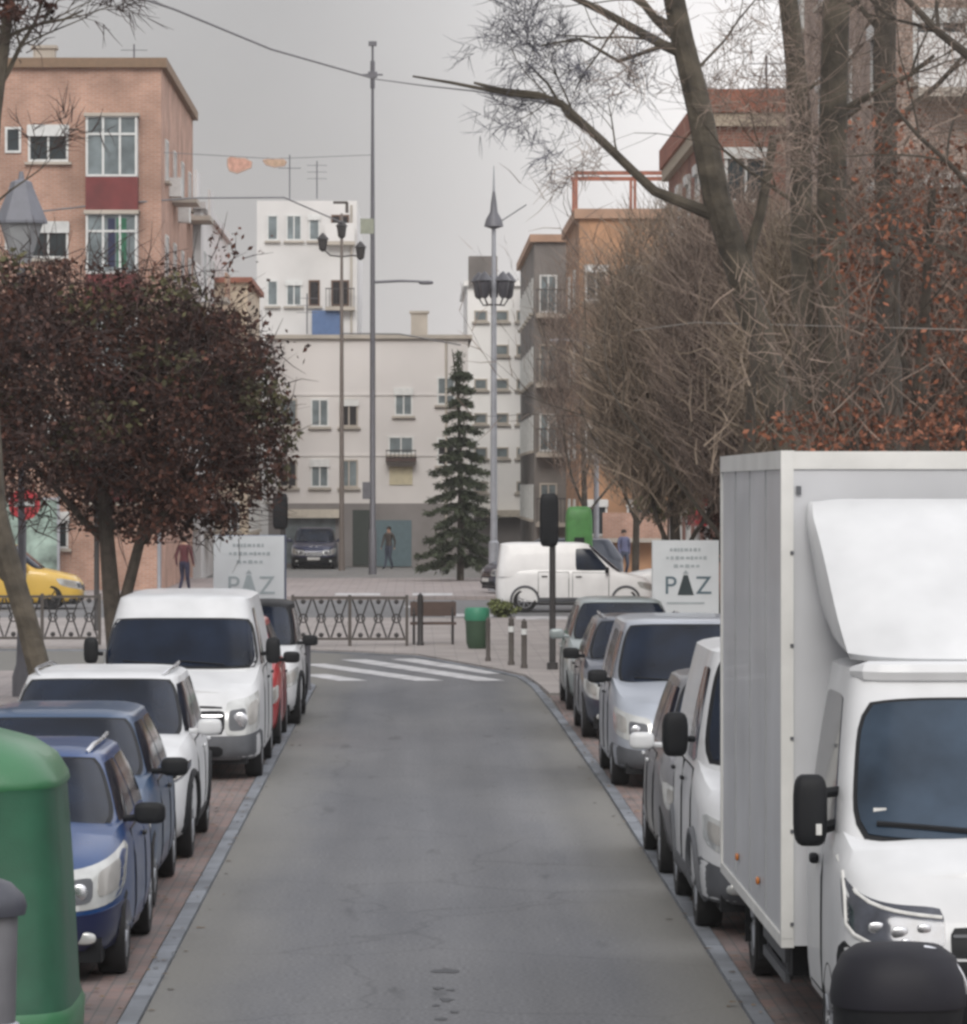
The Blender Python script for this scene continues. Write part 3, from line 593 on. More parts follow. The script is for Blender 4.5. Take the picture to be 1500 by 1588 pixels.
for sg in (-1, 1):
    d = MB().patch(grid(lambda a, v: CB.side(a, v, sg), 1.28, 2.42, .08, .95, 8, 8, .03), .005, .014, outward=Vector((0, 1.9, .8))).build('cab_door', WHITE, TR, angle=60)
    sm = MB(); sm.tube([CB.side(1.27, v, sg) for v in (.10, .3, .5, .7, .95)], .010, 5); sm.tube([CB.side(2.43, v, sg) for v in (.10, .3, .5, .7, .95)], .010, 5); sm.tube([CB.side(lerp(1.27, 2.43, q), .10, sg) for q in (0, .3, .6, 1)], .010, 5); sm.build('door_seam', BLACKP, d)
    p = CB.side(1.50, .78, sg); MB().ellip((p.x + sg * .03, p.y, p.z), (.05, .13, .06), .6).build('handle', BLACKP, d)
    def fw(a, u, sg=sg):
        t = (u - .06) / .78; return CB.cside(lerp(lerp(.86, 1.42, t), 2.28, a), u, sg)
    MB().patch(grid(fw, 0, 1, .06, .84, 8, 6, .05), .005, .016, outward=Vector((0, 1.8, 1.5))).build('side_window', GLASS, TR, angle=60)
    h = MB().patch(grid(lambda a, v: CB.front(sg * a, v), .46, .975, .66, .90, 12, 7, .08), .006, .03, outward=ctr).build('headlight', LENSD, TR, angle=60)
    fr = MB()
    P = [CB.front(sg * lerp(.975, .47, t), lerp(.90, .865, t)) for t in [k / 8 for k in range(9)]]; fr.tube([q + Vector((0, -.014, -.012)) for q in P], .012, 6)
    P = [CB.front(sg * .965, lerp(.89, .68, t)) for t in (0, .3, .6, 1)] + [CB.front(sg * a, .67) for a in (.93, .86, .80)]; fr.tube([q + Vector((0, -.014, 0)) for q in P], .011, 6)
    fr.build('light_bar', PLATE, h)
    for a, v, r in ((.82, .77, .040), (.70, .76, .042), (.57, .79, .034), (.67, .71, .022)):
        q = CB.front(sg * a, v); MB().ellip((q.x, q.y - .006, q.z), (r * 2.2, .02, r * 1.5), .7).build('bulb_reflector', CHROME, h)
    m = MB(); m.ellip((sg * 1.10, .90, 1.50), (.19, .16, .40), .5, 16, 11); m.tube([(sg * .94, .98, 1.42), (sg * 1.1, .9, 1.38)], .035, 7); m.tube([(sg * .93, 1.0, 1.60), (sg * 1.1, .92, 1.58)], .03, 7)
    mo = m.build('mirror', BLACKP, TR); MB().box((sg * 1.06, .812, 1.40), (.03, .02, .06)).build('indicator', PLATE, mo)
MB().patch(grid(lambda a, v: CB.front(a, v), -.43, .43, .60, .80, 14, 5, .05), .008, .03, outward=ctr).build('grille', BLACKP, TR, angle=60)
br = MB(); br.patch(grid(lambda a, v: CB.front(a, v), -.42, .42, .735, .755, 14, 2, .02), .014, .02, outward=ctr); br.build('grille_bar', GREYP, TR)
MB().patch(grid(lambda a, v: CB.front(a, v), -.99, .99, .02, .58, 26, 8, .02), .014, .06, outward=ctr).build('bumper', BLACKP, TR, angle=60)
# cab roof lip and wind deflector
lip = MB(); P = [CB.cfront(a, 1.0) + Vector((0, -.02, -.01)) for a in [-.985 + 1.97 * k / 22 for k in range(23)]]; lip.tube(P, [.03] + [.062] * 21 + [.03], 8); lip.build('roof_lip', WHITE, TR)
def fair(a, t):     # a across -1..1, t from the cab roof front (0) to the top of the box (1)
    ww = lerp(.86, .945, min(1, t * 1.5)); k = abs(a); y = 1.30 + 1.16 * (1 - (1 - t) ** 1.55) * .97 + .42 * max(0, k - .55) ** 1.6 * (1 - t * .3)
    z = 2.32 + .90 * math.sin(t * math.pi / 2) ** .92 - .10 * max(0, k - .8) ** 1.4 * t * 2.0
    return Vector((a * ww, min(y, 2.50), z))
g = grid(fair, -1, 1, 0, 1, 30, 16, .03); fm = MB().patch(g, 0, .05, outward=Vector((0, 2.4, 2.0)))
for sg in (-1, 1):
    i = -1 if sg > 0 else 0; row = g[i]
    back = [Vector((p.x, 2.52, lerp(2.62, p.z, .4 + .6 * k / 16) if k < 16 else p.z)) for k, p in enumerate(row)]
    fm.patch([[row[k].lerp(back[k], q / 4) + Vector((sg * .03 * math.sin(q / 4 * math.pi), 0, 0)) for q in range(5)] for k in range(17)], 0, .02, outward=Vector((0, 2.4, 2.6)))
fm.build('wind_deflector', WHITE, TR, angle=50)
# cargo box
BW, BY0, BY1, BZ0, BZ1 = 1.115, 2.52, 7.45, .56, 3.50
bx = MB(); bx.box((0, (BY0 + BY1) / 2, (BZ0 + BZ1) / 2), (BW * 2 - .02, BY1 - BY0 - .02, BZ1 - BZ0 - .02)); bx.build('cargo_box', pbr('box_panel_white', (0.50, 0.51, 0.53), .5, 0, .1, .14, 1.1), TR, smooth=False)
tr = MB()
for sg in (-1, 1):
    tr.box((sg * (BW - .035), (BY0 + BY1) / 2, BZ1 - .05), (.08, BY1 - BY0 + .004, .11)); tr.box((sg * (BW - .035), (BY0 + BY1) / 2, BZ0 + .035), (.076, BY1 - BY0 + .002, .07))
    for yy in (BY0 + .03, BY1 - .03): tr.box((sg * (BW - .033), yy, (BZ0 + BZ1) / 2 - .015), (.074, .07, BZ1 - BZ0 - .14))
for yy in (BY0 + .032, BY1 - .032): tr.box((0, yy, BZ1 - .052), (BW * 2 - .15, .072, .105))
tr.build('box_edge_trim', pbr('trim_white', (0.62, 0.62, 0.60), .5, 0, 0, .12, 3), TR, smooth=False)
ml = MB()
for yy in (4.2, 5.9): ml.ellip((-BW - .006, yy, BZ0 + .24), (.025, .10, .05), .7)
ml.build('side_marker', ORNG, TR)
for yy in (3.75, 4.98, 6.2): MB().box((-BW + .008, yy, (BZ0 + BZ1) / 2), (.008, .035, BZ1 - BZ0 - .2)).build('panel_seam', pbr('seam_grey', (.33, .34, .35), .6), TR, smooth=False)
rv = MB()
for k in range(5): rv.box((-BW + .06, BY0 - .004, 2.9 - .55 * k), (.02, .02, .02))
rv.box((-BW + .10, BY0 - .004, 3.27), (.03, .012, .05)); rv.build('rivet', GREYP, TR)
ch = MB()
for sg in (-1, 1): ch.box((sg * .42, 4.9, .50), (.09, 5.0, .15)); 
ch.box((-.80, 3.35, .50), (.42, .75, .32)); ch.box((0, 7.3, .45), (1.9, .10, .14)); ch.build('chassis', BLACKP, TR, smooth=False)
gd = MB(); gd.box((-1.02, 4.0, .44), (.03, 1.6, .10)); gd.box((-1.02, 4.0, .30), (.03, 1.6, .06))
for yy in (3.3, 4.7): gd.box((-1.0, yy, .42), (.03, .05, .28))
gd.build('side_guard', GREYP, TR, smooth=False)
for yy in (5.55,):
    for sg in (-1, 1):
        for q in (-.55, .55): MB().box((sg * .90, yy + q, .42), (.30, .02, .42)).build('mud_flap', BLACKP, TR, smooth=False)
for wy, xx in ((.92, .88), (5.95, .90)):
    for sg in (-1, 1): wheel(TR, sg * xx, wy, .36, .24, ALLOY)
#PART2
# ================================================================== BUILDINGS
BRICKO = brick('orange_brick', (0.45, 0.255, 0.185), (0.37, 0.20, 0.145), (0.42, 0.33, 0.28), 0.24, 0.07, 0.012, 'wall', 0.9, 0.25)
BRICKR = brick('red_brick', (0.30, 0.135, 0.095), (0.24, 0.10, 0.075), (0.27, 0.19, 0.16), 0.24, 0.07, 0.012, 'wall', 0.9, 0.25)
BRICKP = brick('pale_pink_brick', (0.36, 0.27, 0.22), (0.31, 0.22, 0.18), (0.36, 0.31, 0.28), 0.24, 0.07, 0.012, 'wall', 0.9, 0.25)
REND_W = pbr('white_render', (0.64, 0.63, 0.62), 0.9, 0, 0, 0.16, 0.35, .1, 20)
REND_B = pbr('bright_render', (0.84, 0.83, 0.81), 0.9, 0, 0, 0.10, 0.4, .1, 20)
REND_C = pbr('warm_grey_render', (0.62, 0.595, 0.58), 0.9, 0, 0, 0.12, 0.3, .1, 20)
REND_S = pbr('salmon_render', (0.42, 0.27, 0.19), 0.9, 0, 0, 0.2, 0.5)
REND_D = pbr('brown_grey_render', (0.20, 0.182, 0.17), 0.9, 0, 0, 0.35, 0.5)
STONE = pbr('grey_stone_base', (0.22, 0.205, 0.20), 0.85, 0, 0, 0.25, 0.6)
CORN = pbr('cornice', (0.42, 0.38, 0.33), 0.85, 0, 0, 0.2, 1.0)
TILE = pbr('roof_tile', (0.30, 0.12, 0.08), 0.85, 0, 0, 0.3, 3)
MAROON = pbr('maroon_panel', (0.16, 0.035, 0.035), 0.7, 0, 0, 0.25, 2)
AWN = pbr('dark_awning', (0.07, 0.045, 0.04), 0.8, 0, 0, 0.3)
GREENC = pbr('green_curtain', (0.03, 0.14, 0.08), 0.8, 0, 0, 0.3)
class Bld:
    def __init__(s, name, label, x0, x1, y0, y1, h, wall, cat='building', cornice=CORN, ch=.35, base=None, bh=0):
        s.x0, s.x1, s.y0, s.y1, s.h = x0, x1, y0, y1, h
        s.r = thing(name, label, cat, (x0, y0, 0)); W, D = x1 - x0, y1 - y0; s.W, s.D = W, D
        MB().box((W / 2, D / 2, (h + bh) / 2), (W, D, h - bh)).build('wall', wall, s.r, smooth=False)
        if base: MB().box((W / 2, D / 2, bh / 2), (W + .04, D + .04, bh)).build('ground_floor', base, s.r, smooth=False)
        if cornice: MB().box((W / 2, D / 2, h + ch / 2), (W + .36, D + .36, ch)).build('cornice', cornice, s.r, smooth=False)
    def pt(s, face, a, z, d):      # a: world x on the front, world y on a side
        if face == 'f': return (a - s.x0, -d, z)
        return (s.W + d, a - s.y0, z) if face == 'r' else (-d, a - s.y0, z)
    def bx(s, mb, face, a, z, w, h, d0, d1):
        p = s.pt(face, a, z, (d0 + d1) / 2); t = d1 - d0; mb.box(p, (w, t, h) if face == 'f' else (t, w, h)); return mb
    def window(s, face, a, z, w, h, glass=SGLASS, frame=FRAME, shutter=0.0, sill=True, mull=2, cur=None):
        m = MB(); t = .07
        for q in (-1, 1): s.bx(m, face, a + q * (w / 2 - t / 2), z, t, h, -.02, .06)
        s.bx(m, face, a, z + h / 2 - t / 2, w - 2 * t, t, -.02, .058); s.bx(m, face, a, z - h / 2 + t / 2, w - 2 * t, t, -.02, .058)
        for k in range(1, mull): s.bx(m, face, a - w / 2 + w * k / mull, z, .06, h - 2 * t, -.02, .05)
        f = m.build('window', frame, s.r, smooth=False)
        s.bx(MB(), face, a, z, w - .12, h - .12, -.03, .02).build('pane', glass, f, smooth=False)
        if shutter: s.bx(MB(), face, a, z + h / 2 - shutter / 2 - .02, w + .06, shutter, .07, .13).build('shutter_box', FRAME, f, smooth=False)
        if sill: s.bx(MB(), face, a, z - h / 2 - .05, w + .2, .08, -.02, .16).build('sill', CORN, f, smooth=False)
        if cur: s.bx(MB(), face, a + w * .2, z, w * .28, h - .2, .022, .035).build('curtain', cur, f, smooth=False)
        return f
    def balcony(s, face, a, z, w, d=.9, h=1.0, slab=CORN, rail=None):
        b_ = s.bx(MB(), face, a, z, w, .16, 0, d).build('balcony', slab, s.r, smooth=False); m = MB()
        if rail is None:
            n = max(4, int(w / .16))
            for k in range(n + 1): s.bx(m, face, a - w / 2 + .03 + (w - .06) * k / n, z + .08 + h / 2, .025, h, d - .05, d - .025)
            s.bx(m, face, a, z + .08 + h, w, .05, d - .06, d - .01); m.build('railing', IRON, b_, smooth=False)
        else: s.bx(m, face, a, z + .08 + h / 2, w, h, d - .08, d).build('parapet', rail, b_, smooth=False)
        return b_
    def gridw(s, face, a0, a1, n, z0, dz, rows, w, h, skip=(), **k):
        for i in range(rows):
            for j in range(n):
                if (i, j) in skip: continue
                s.window(face, lerp(a0, a1, j / max(n - 1, 1)), z0 + dz * i, w, h, **k)
# left corner: orange brick flats with glazed bay
b1 = Bld('apartment_building', 'orange brick apartment block with glazed bay and maroon panels at the left corner', -21, -7.86, 130, 148.6, 16.3, BRICKO, cornice=pbr('brown_cornice', (.22, .15, .10), .9), ch=.3)
for k in range(5):
    z = 13.96 - 3 * k
    if z > 1.5:
        b1.window('f', -11.36, z, 1.25, 1.15, shutter=.34, mull=2); b1.window('f', -14.4, z, 1.25, 1.15, shutter=.2, mull=2); b1.window('f', -17.5, z, 1.25, 1.15, mull=2)
        b1.window('f', -12.45, z + .1, .5, .8, sill=False, mull=1)
for k in range(4):          # the glazed bay
    z0 = 12.9 - 3 * k
    bay = b1.bx(MB(), 'f', -9.36, z0 - .55, 1.60, 1.05, 0, .62).build('bay_panel', MAROON, b1.r, smooth=False)
    b1.bx(MB(), 'f', -9.36, z0 - 1.12, 1.70, .10, 0, .70).build('slab', CORN, bay, smooth=False)
    m = MB()
    for a in (-10.12, -9.62, -9.1, -8.60): b1.bx(m, 'f', a, z0 + .93, .07, 1.86, .52, .60)
    for zz in (.02, 1.30, 1.84): b1.bx(m, 'f', -9.36, z0 + zz, 1.59, .07, .525, .595)
    for a in (-10.125, -8.595): b1.bx(m, 'f', a, z0 + .93, .06, 1.86, .0, .1)
    f = m.build('bay_window', FRAME, b1.r, smooth=False)
    b1.bx(MB(), 'f', -9.36, z0 + .93, 1.52, 1.8, .02, .55).build('pane', SGLASSP, f, smooth=False)
    b1.bx(MB(), 'f', -9.36, z0 + 1.90, 1.70, .10, 0, .68).build('bay_top', CORN, b1.r, smooth=False)
    if k == 1:
        b1.bx(MB(), 'f', -9.05, z0 + .95, .30, 1.5, .553, .575).build('curtain', GREENC, f, smooth=False)
        b1.bx(MB(), 'f', -9.36, z0 + .95, .22, 1.5, .553, .57).build('curtain', NAVY, f, smooth=False)
for k in range(4):
    for a in (132.5, 137, 141.5, 146): b1.window('r', a, 13.6 - 3 * k, 1.1, 1.3, mull=2)
    for a in (137, 146): b1.balcony('r', a, 12.6 - 3 * k, 2.4, .8, .9, rail=REND_W)
for a, z in ((134.5, 12.9), (139.5, 12.4), (143.6, 9.9)):
    p = b1.pt('r', a, z, .2); MB().box(p, (.38, .85, .6)).build('air_conditioner', FRAME, b1.r)
# shop front on its ground floor and the light hoarding
hd = thing('hoarding', 'pale green patterned hoarding panel behind the yellow car', 'hoarding', (-12.05, 129.0, 0))
hm = pbr('hoarding_green', (0.25, 0.33, 0.29), .8, 0, 0, .9, 1.6)
MB().box((0, 0, 1.55), (2.1, .08, 2.7)).build('panel', hm, hd, smooth=False)
m = MB()
for q in (-1, 1): m.box((q * 1.09, 0, 1.5), (.08, .12, 3.0))
m.box((0, 0, 2.94), (2.1, .118, .07)); m.build('frame', POLEG, hd, smooth=False)
# white flats behind the brick corner
b2 = Bld('apartment_building', 'whitish flats with dark eaves canopy just behind the orange brick block', -18, -7.6, 149.2, 171, 13.2, REND_W, cornice=REND_W, ch=.25)
b2.gridw('r', 151.5, 168.5, 6, 2.4, 2.9, 4, 1.1, 1.4, mull=2); b2.gridw('f', -9.5, -8.2, 2, 2.4, 2.9, 4, .8, 1.2)
for k in range(4): b2.balcony('r', 153 + 2.5 * (k % 2), 1.5 + 2.9 * k, 3, .7, .9, rail=REND_S)
MB().box((b2.W - .3, -.5, 12.75), (1.3, 1.2, .22)).build('eaves_canopy', AWN, b2.r, smooth=False)
MB().box((b2.W + .2, -.35, 9.1), (1.2, .9, .55)).build('awning', MAROON, b2.r, smooth=False)
b2b = Bld('apartment_building', 'narrow cream gable beside the whitish flats behind the dark red tree', -7.55, -6.3, 158, 170.5, 11.0, pbr('cream_render', (.60, .50, .38), .9, 0, 0, .2, .6), cornice=TILE, ch=.2)
b2b.gridw('f', -6.95, -6.95, 1, 2.2, 2.7, 3, .7, 1.1); b2b.gridw('r', 160, 168, 4, 2.2, 2.7, 3, 1.0, 1.2)
b3 = Bld('apartment_building', 'tall light grey flats with scattered small dark windows beyond the left lamp posts', -7.0, -2.55, 186, 205, 16.0, REND_W, cornice=None)
DKW = pbr('dark_window_glass', (0.018, 0.016, 0.018), .2, 0, 0, .4)
BRF = pbr('brown_window_frame', (0.13, 0.075, 0.05), .7)
for i in range(5):
    for j, a in enumerate((-6.3, -5.35, -4.45, -3.3)):
        k = (i * 3 + j * 2) % 5; b3.window('f', a, 3.2 + 2.9 * i, (.5, .7, .5, .8)[j], 1.15, glass=DKW if k in (0, 3) else SGLASSP, frame=BRF if k in (0, 3) else FRAME, mull=1 + j % 2, shutter=.22 if k == 1 else 0)
    b3.balcony('f', -3.3, 2.5 + 2.9 * i, 1.3, .5, .8, rail=None if i % 2 else REND_W)
m = MB(); m.tube([(4.2, -.06, .2), (4.2, -.06, 15.8)], .05, 6); m.build('drainpipe', CORN, b3.r)
p = at(506, 508, 186); b3.bx(MB(), 'f', p.x, p.z, 1.25, 1.5, 0, .25).build('blue_awning', pbr('blue_awning', (.10, .16, .30), .8), b3.r, smooth=False)
m = MB(); m.tube([(1.4, 2, 16), (1.4, 2, 18.2)], .03, 5); m.tube([(.9, 2, 17.6), (1.9, 2, 17.6)], .02, 5); m.build('antenna', POLED, b3.r)
# building that closes the street
b4 = Bld('apartment_building', 'low warm grey building closing the end of the street, brown stone ground floor', -6.0, 2.2, 172.5, 184, 9.4, REND_C, cornice=CORN, ch=.16, base=STONE, bh=2.62)
p = at(622, 700, 172.5); b4.window('f', p.x, p.z + .25, 1.05, .75, glass=SGLASSP, mull=2); b4.balcony('f', p.x, p.z - .35, 1.25, .6, .3, slab=AWN)
b4.bx(MB(), 'f', p.x, p.z - 1.0, .95, .75, 0, .05).build('blind', pbr('yellow_blind', (.50, .45, .32), .8), b4.r, smooth=False)
for i in range(2):
    for j, a in enumerate((-5.2, -3.9, -2.7, 1.3)):
        b4.window('f', a, 3.85 + 2.5 * i + .9 * (j == 3), .75, 1.15, glass=DKW if (i + j) % 3 == 0 else SGLASSP, frame=FRAME if j % 2 else CORN, mull=2, shutter=.28 if (i * 2 + j) % 3 == 1 else 0)
b4.window('f', -.45, 6.8, .75, 1.15, glass=SGLASSP, mull=2, shutter=.28)
m = MB(); m.tube([(7.3, -.06, .2), (7.3, -.06, 9.3)], .05, 6); m.build('drainpipe', CORN, b4.r)
for zz in (4.6, 7.1): b4.bx(MB(), 'f', -1.9, zz, 8.1, .09, 0, .04).build('string_course', REND_C, b4.r, smooth=False)
b4.bx(MB(), 'f', -1.0, .98, 1.75, 1.9, 0, .06).build('garage_door', pbr('teal_shutter', (.10, .15, .17), .6), b4.r, smooth=False)
b4.bx(MB(), 'f', -2.15, 1.2, .8, 2.3, 0, .06).build('door', pbr('dark_green_door', (.035, .045, .04), .6), b4.r, smooth=False)
b4.bx(MB(), 'f', -4.3, 1.1, 2.1, 1.9, 0, .06).build('shop_window', SGLASSP, b4.r, smooth=False)
b4.bx(MB(), 'f', -4.3, 2.2, 2.4, .35, 0, .5).build('awning', pbr('cream_awning', (.55, .50, .42), .8), b4.r, smooth=False)
# right far side
b5 = Bld('apartment_building', 'bright white flats behind the conifer with rows of small grey windows', 2.4, 8.4, 190, 206, 12.4, REND_B, cornice=REND_B, ch=.25, base=STONE, bh=1.9)
b5.gridw('f', 3.0, 7.8, 6, 3.3, 1.55, 6, .6, .5, glass=SGLASSP, frame=CORN, mull=1, skip=((0, 1), (2, 4), (4, 0), (3, 3)))
MB().box((.7, .4, 13.1), (1.3, 1.4, 1.3)).build('roof_hut', REND_D, b5.r, smooth=False)
b5.bx(MB(), 'f', 3.9, 2.1, 2.2, .3, 0, .8).build('awning', pbr('cream_awning', (.55, .50, .42), .8), b5.r, smooth=False)
b5.bx(MB(), 'f', 6.1, 3.2, .5, 1.3, 0, .1).build('door', BRF, b5.r, smooth=False)
b6 = Bld('apartment_building', 'dark brownish flats with balcony rails behind the tall grey lamp post', 4.75, 9.6, 166, 188, 13.0, REND_D, cornice=REND_S, ch=.3)
for k in range(4):
    z = 2.6 + 2.75 * k
    for a in (5.3, 6.4, 7.5, 8.8): b6.window('f', a, z + .1, .7, 1.5, glass=SGLASSP, frame=FRAME if k % 2 else CORN, mull=2)
    b6.balcony('f', 6.0, z - .8, 2.4, .8, .95); b6.balcony('f', 8.3, z - .8, 2.2, .8, .95, rail=REND_S if k == 3 else None)
b6.gridw('l', 168, 186, 6, 2.7, 2.75, 4, 1.0, 1.4)
b7 = Bld('apartment_building', 'orange corner block with roof terrace beams between the dark flats and the red brick one', 5.9, 10.5, 150, 163, 12.9, pbr('orange_render', (.38, .22, .13), .9, 0, 0, .3, .7), cornice=REND_S, ch=.35)
for k in range(4):
    z = 2.2 + 2.8 * k
    for a in (6.5, 8.0, 9.5): b7.window('f', a, z, .8, 1.3, shutter=.25)
    b7.balcony('f', 8.2, z - .8, 3.0, .8, .9, rail=BRICKO); b7.window('l', 154, z, 1.2, 1.3); b7.window('l', 159, z, 1.2, 1.3)
for y in (0.2, 3):
    m = MB(); m.box((2.0, y, 14.55), (4.4, .12, .14)); m.box((-.1, y, 13.9), (.10, .10, 1.25)); m.box((4.1, y, 13.9), (.10, .10, 1.25)); m.box((2, y, 13.9), (.10, .10, 1.25)); m.build('terrace_beams', TILE, b7.r, smooth=False)
b8 = Bld('apartment_building', 'red brick block with pale band under its roof behind the leaning tree', 7.15, 12.0, 100, 118, 11.9, BRICKR, cornice=pbr('pale_band', (.42, .36, .28), .9), ch=.32)
MB().box((b8.W / 2, b8.D / 2, 12.50), (b8.W + .5, b8.D + .5, .55)).build('roof', TILE, b8.r, smooth=False)
b8.gridw('f', 7.9, 11.2, 3, 2.2, 2.85, 4, 1.0, 1.3, shutter=.25); b8.gridw('l', 102, 116, 5, 2.2, 2.85, 4, 1.1, 1.3, shutter=.25)
for k in range(4): b8.balcony('f', 9.5, 1.2 + 2.85 * k, 2.2, .8, .9, rail=BRICKR)
b8.bx(MB(), 'l', 103, 2.7, 3.0, .7, 0, .35).build('shop_sign', pbr('red_shop_sign', (.30, .02, .03), .5), b8.r, smooth=False)
b9 = Bld('apartment_building', 'tall pale pink block with white balconies at the right edge behind the trees', 8.5, 18, 74, 96, 17, BRICKP, cornice=None)
for k in range(5):
    z = 2.4 + 2.9 * k
    for a in (9.3, 11.0, 12.7): b9.window('f', a, z, 1.0, 1.3, shutter=.25)
    b9.balcony('f', 10.2, z - .9, 2.8, .9, .95, rail=REND_W)
    for a in (77, 82, 87, 92): b9.window('l', a, z, 1.2, 1.4, shutter=.25)

# ================================================================== TREES AND PLANTS
BARK = pbr('dark_bark', (0.058, 0.048, 0.038), .9, 0, 0, .6, 5, 1.0, 14)
BARKG = pbr('greenish_bark', (0.070, 0.059, 0.044), .9, 0, 0, .65, 4, 1.0, 14)
TWIG = pbr('grey_brown_twigs', (0.215, 0.168, 0.128), .9, 0, 0, .3, .6, island=.5)
TWIG2 = pbr('purple_grey_twigs', (0.190, 0.145, 0.118), .9, 0, 0, .3, .6, island=.5)
TWIG3 = pbr('olive_brown_twigs', (0.200, 0.158, 0.115), .9, 0, 0, .3, .6, island=.5)
TWIGD = pbr('dark_purple_twigs', (0.045, 0.026, 0.023), .9, 0, 0, .3, .6, island=.4)
TWIGB = pbr('blue_grey_twigs', (0.105, 0.105, 0.125), .9, 0, 0, .3, .6, island=.4)
PRUN = pbr('dark_maroon_leaves', (0.058, 0.0210, 0.0125), .75, 0, 0, .6, .7, island=.75)
OLIV = pbr('olive_leaves', (0.07, 0.065, 0.028), .75, 0, 0, .4, .9, island=.5)
RUSS = pbr('russet_leaves', (0.185, 0.072, 0.040), .8, 0, 0, .5, .9, island=.6)
NEED = pbr('conifer_needles', (0.050, 0.062, 0.036), .85, 0, 0, .4, 1.5, island=.5)
BUSHG = pbr('yellow_green_leaves', (0.13, 0.15, 0.055), .8, 0, 0, .4, 1.5, island=.5)
def rdir(rn, up=0.0):
    while True:
        d = Vector((rn.uniform(-1, 1), rn.uniform(-1, 1), rn.uniform(-1, 1)))
        if .05 < d.length < 1: return (d.normalized() + Vector((0, 0, up))).normalized()
def inball(rn, shell=0.0):
    while True:
        d = Vector((rn.uniform(-1, 1), rn.uniform(-1, 1), rn.uniform(-1, 1)))
        if shell < d.length < 1: return d
def twig(mb, p, d, L, r, rn, bend=.35):
    q = p + d * L * .5 + rdir(rn) * L * .12 * bend * 2; e = q + (d + rdir(rn) * bend).normalized() * L * .5
    a = d.orthogonal().normalized(); b_ = d.cross(a); vs = []
    for c, rr in ((p, r), (q, r * .75), (e, r * .3)):
        for k in range(3):
            t = 2.094 * k; vs.append(c + (a * math.cos(t) + b_ * math.sin(t)) * rr)
    mb.add(vs, [(i * 3 + k, i * 3 + (k + 1) % 3, i * 3 + 3 + (k + 1) % 3, i * 3 + 3 + k) for i in range(2) for k in range(3)])
    return e
def twigs(mb, c, rad, n, L, r, rn, up=.5, bend=.4, clumps=0):
    c = Vector(c); cs = [inball(rn) for _ in range(clumps)]
    for _ in range(n):
        if clumps:
            k = rn.choice(cs); d = k + inball(rn) * .38
        else: d = inball(rn)
        p = c + Vector((d.x * rad[0], d.y * rad[1], d.z * rad[2])); twig(mb, p, rdir(rn, up), L * rn.uniform(.5, 1.3), r * rn.uniform(.6, 1.4), rn, bend)
def leaves(mb, c, rad, n, sz, rn, clumps=40, spread=.3, shell=.25):
    c = Vector(c); cs = [inball(rn, shell) for _ in range(clumps)]
    for _ in range(n):
        d = rn.choice(cs) + inball(rn) * spread
        p = c + Vector((d.x * rad[0], d.y * rad[1], d.z * rad[2])); a = rdir(rn) * sz * rn.uniform(.5, 1.3); b_ = a.cross(rdir(rn)).normalized() * a.length * .55
        mb.add([p - a, p + b_, p + a, p - b_], [(0, 1, 2, 3)])
def limb(mb, p, d, L, r, rn, lvl, tips, up=.15, spread=.7, nk=3):
    path = [p]; rs = [r]; q = p
    for k in range(4):
        d = (d + rdir(rn) * .22 + Vector((0, 0, up * .3))).normalized(); q = q + d * L / 4; path.append(q); rs.append(r * (1 - .13 * (k + 1)))
    mb.tube(path, rs, 6 if r > .03 else 4, cap=False)
    if lvl == 0:
        for k in (1, 2, 3, 4): tips.append((path[k], (d + rdir(rn) * .9).normalized()))
        return
    for k in range(nk):
        i = rn.choice((2, 3, 4)); dd = (d + rdir(rn) * spread).normalized()
        limb(mb, path[i], dd, L * rn.uniform(.6, .8), rs[i] * .62, rn, lvl - 1, tips, up, spread, nk)
def tree(name, label, cat, base, trunk, limbs, crown_fn, seed, bark=BARK, cmat=None, group=None):
    rn = random.Random(seed); r = thing(name, label, cat, base, 0, group); mb = MB(); tips = []
    for path, rad in trunk: mb.tube(path, rad, 9)
    for (p, d, L, rr, lv) in limbs: limb(mb, Vector(p), Vector(d).normalized(), L, rr, rn, lv, tips)
    mb.build('trunk', bark, r)
    for nm, mt, fn in crown_fn:
        cm = MB(); fn(cm, rn, tips); cm.build(nm, mt, r, smooth=False, recalc=False)
    return r
def px(pts, Y, base, dy=0.0):
    return [at(u, v, Y + dy * i / max(1, len(pts) - 1)) - Vector(base) for i, (u, v) in enumerate(pts)]
# dark red tree on the left
Y = 60; s_ = FPX / Y; bs = Vector(((178 - VX) / s_, Y, .1))
def cr1(cm, rn, tips):
    for c, rad, n in (((-1.5, 0, 4.4), (2.3, 1.9, 1.5), 8000), ((-2.3, 0, 3.9), (1.7, 1.6, 1.3), 4200), ((-3.0, .1, 5.75), (1.6, 1.5, 1.15), 3300), ((-1.6, .1, 5.9), (1.1, 1.2, .7), 1300), ((.95, .1, 4.2), (1.25, 1.4, 1.6), 5600), ((.2, .2, 5.35), (1.35, 1.4, 1.0), 2800), ((1.85, .1, 4.1), (.75, .9, 1.2), 1700), ((.75, .1, 3.2), (1.5, 1.3, .85), 3900), ((-.7, .1, 5.7), (1.0, 1.0, .7), 1000), ((1.2, .1, 5.2), (.9, .9, .6), 900), ((2.0, 0, 3.5), (.5, .6, .6), 500)):
        leaves(cm, c, rad, int(n * 1.55), .046, rn, 46, .27, .1)
    for p, d in tips:
        for _ in range(9): leaves(cm, p + d * rn.uniform(0, .5), (.12, .12, .12), 1, .05, rn, 1, 1.0, 0)
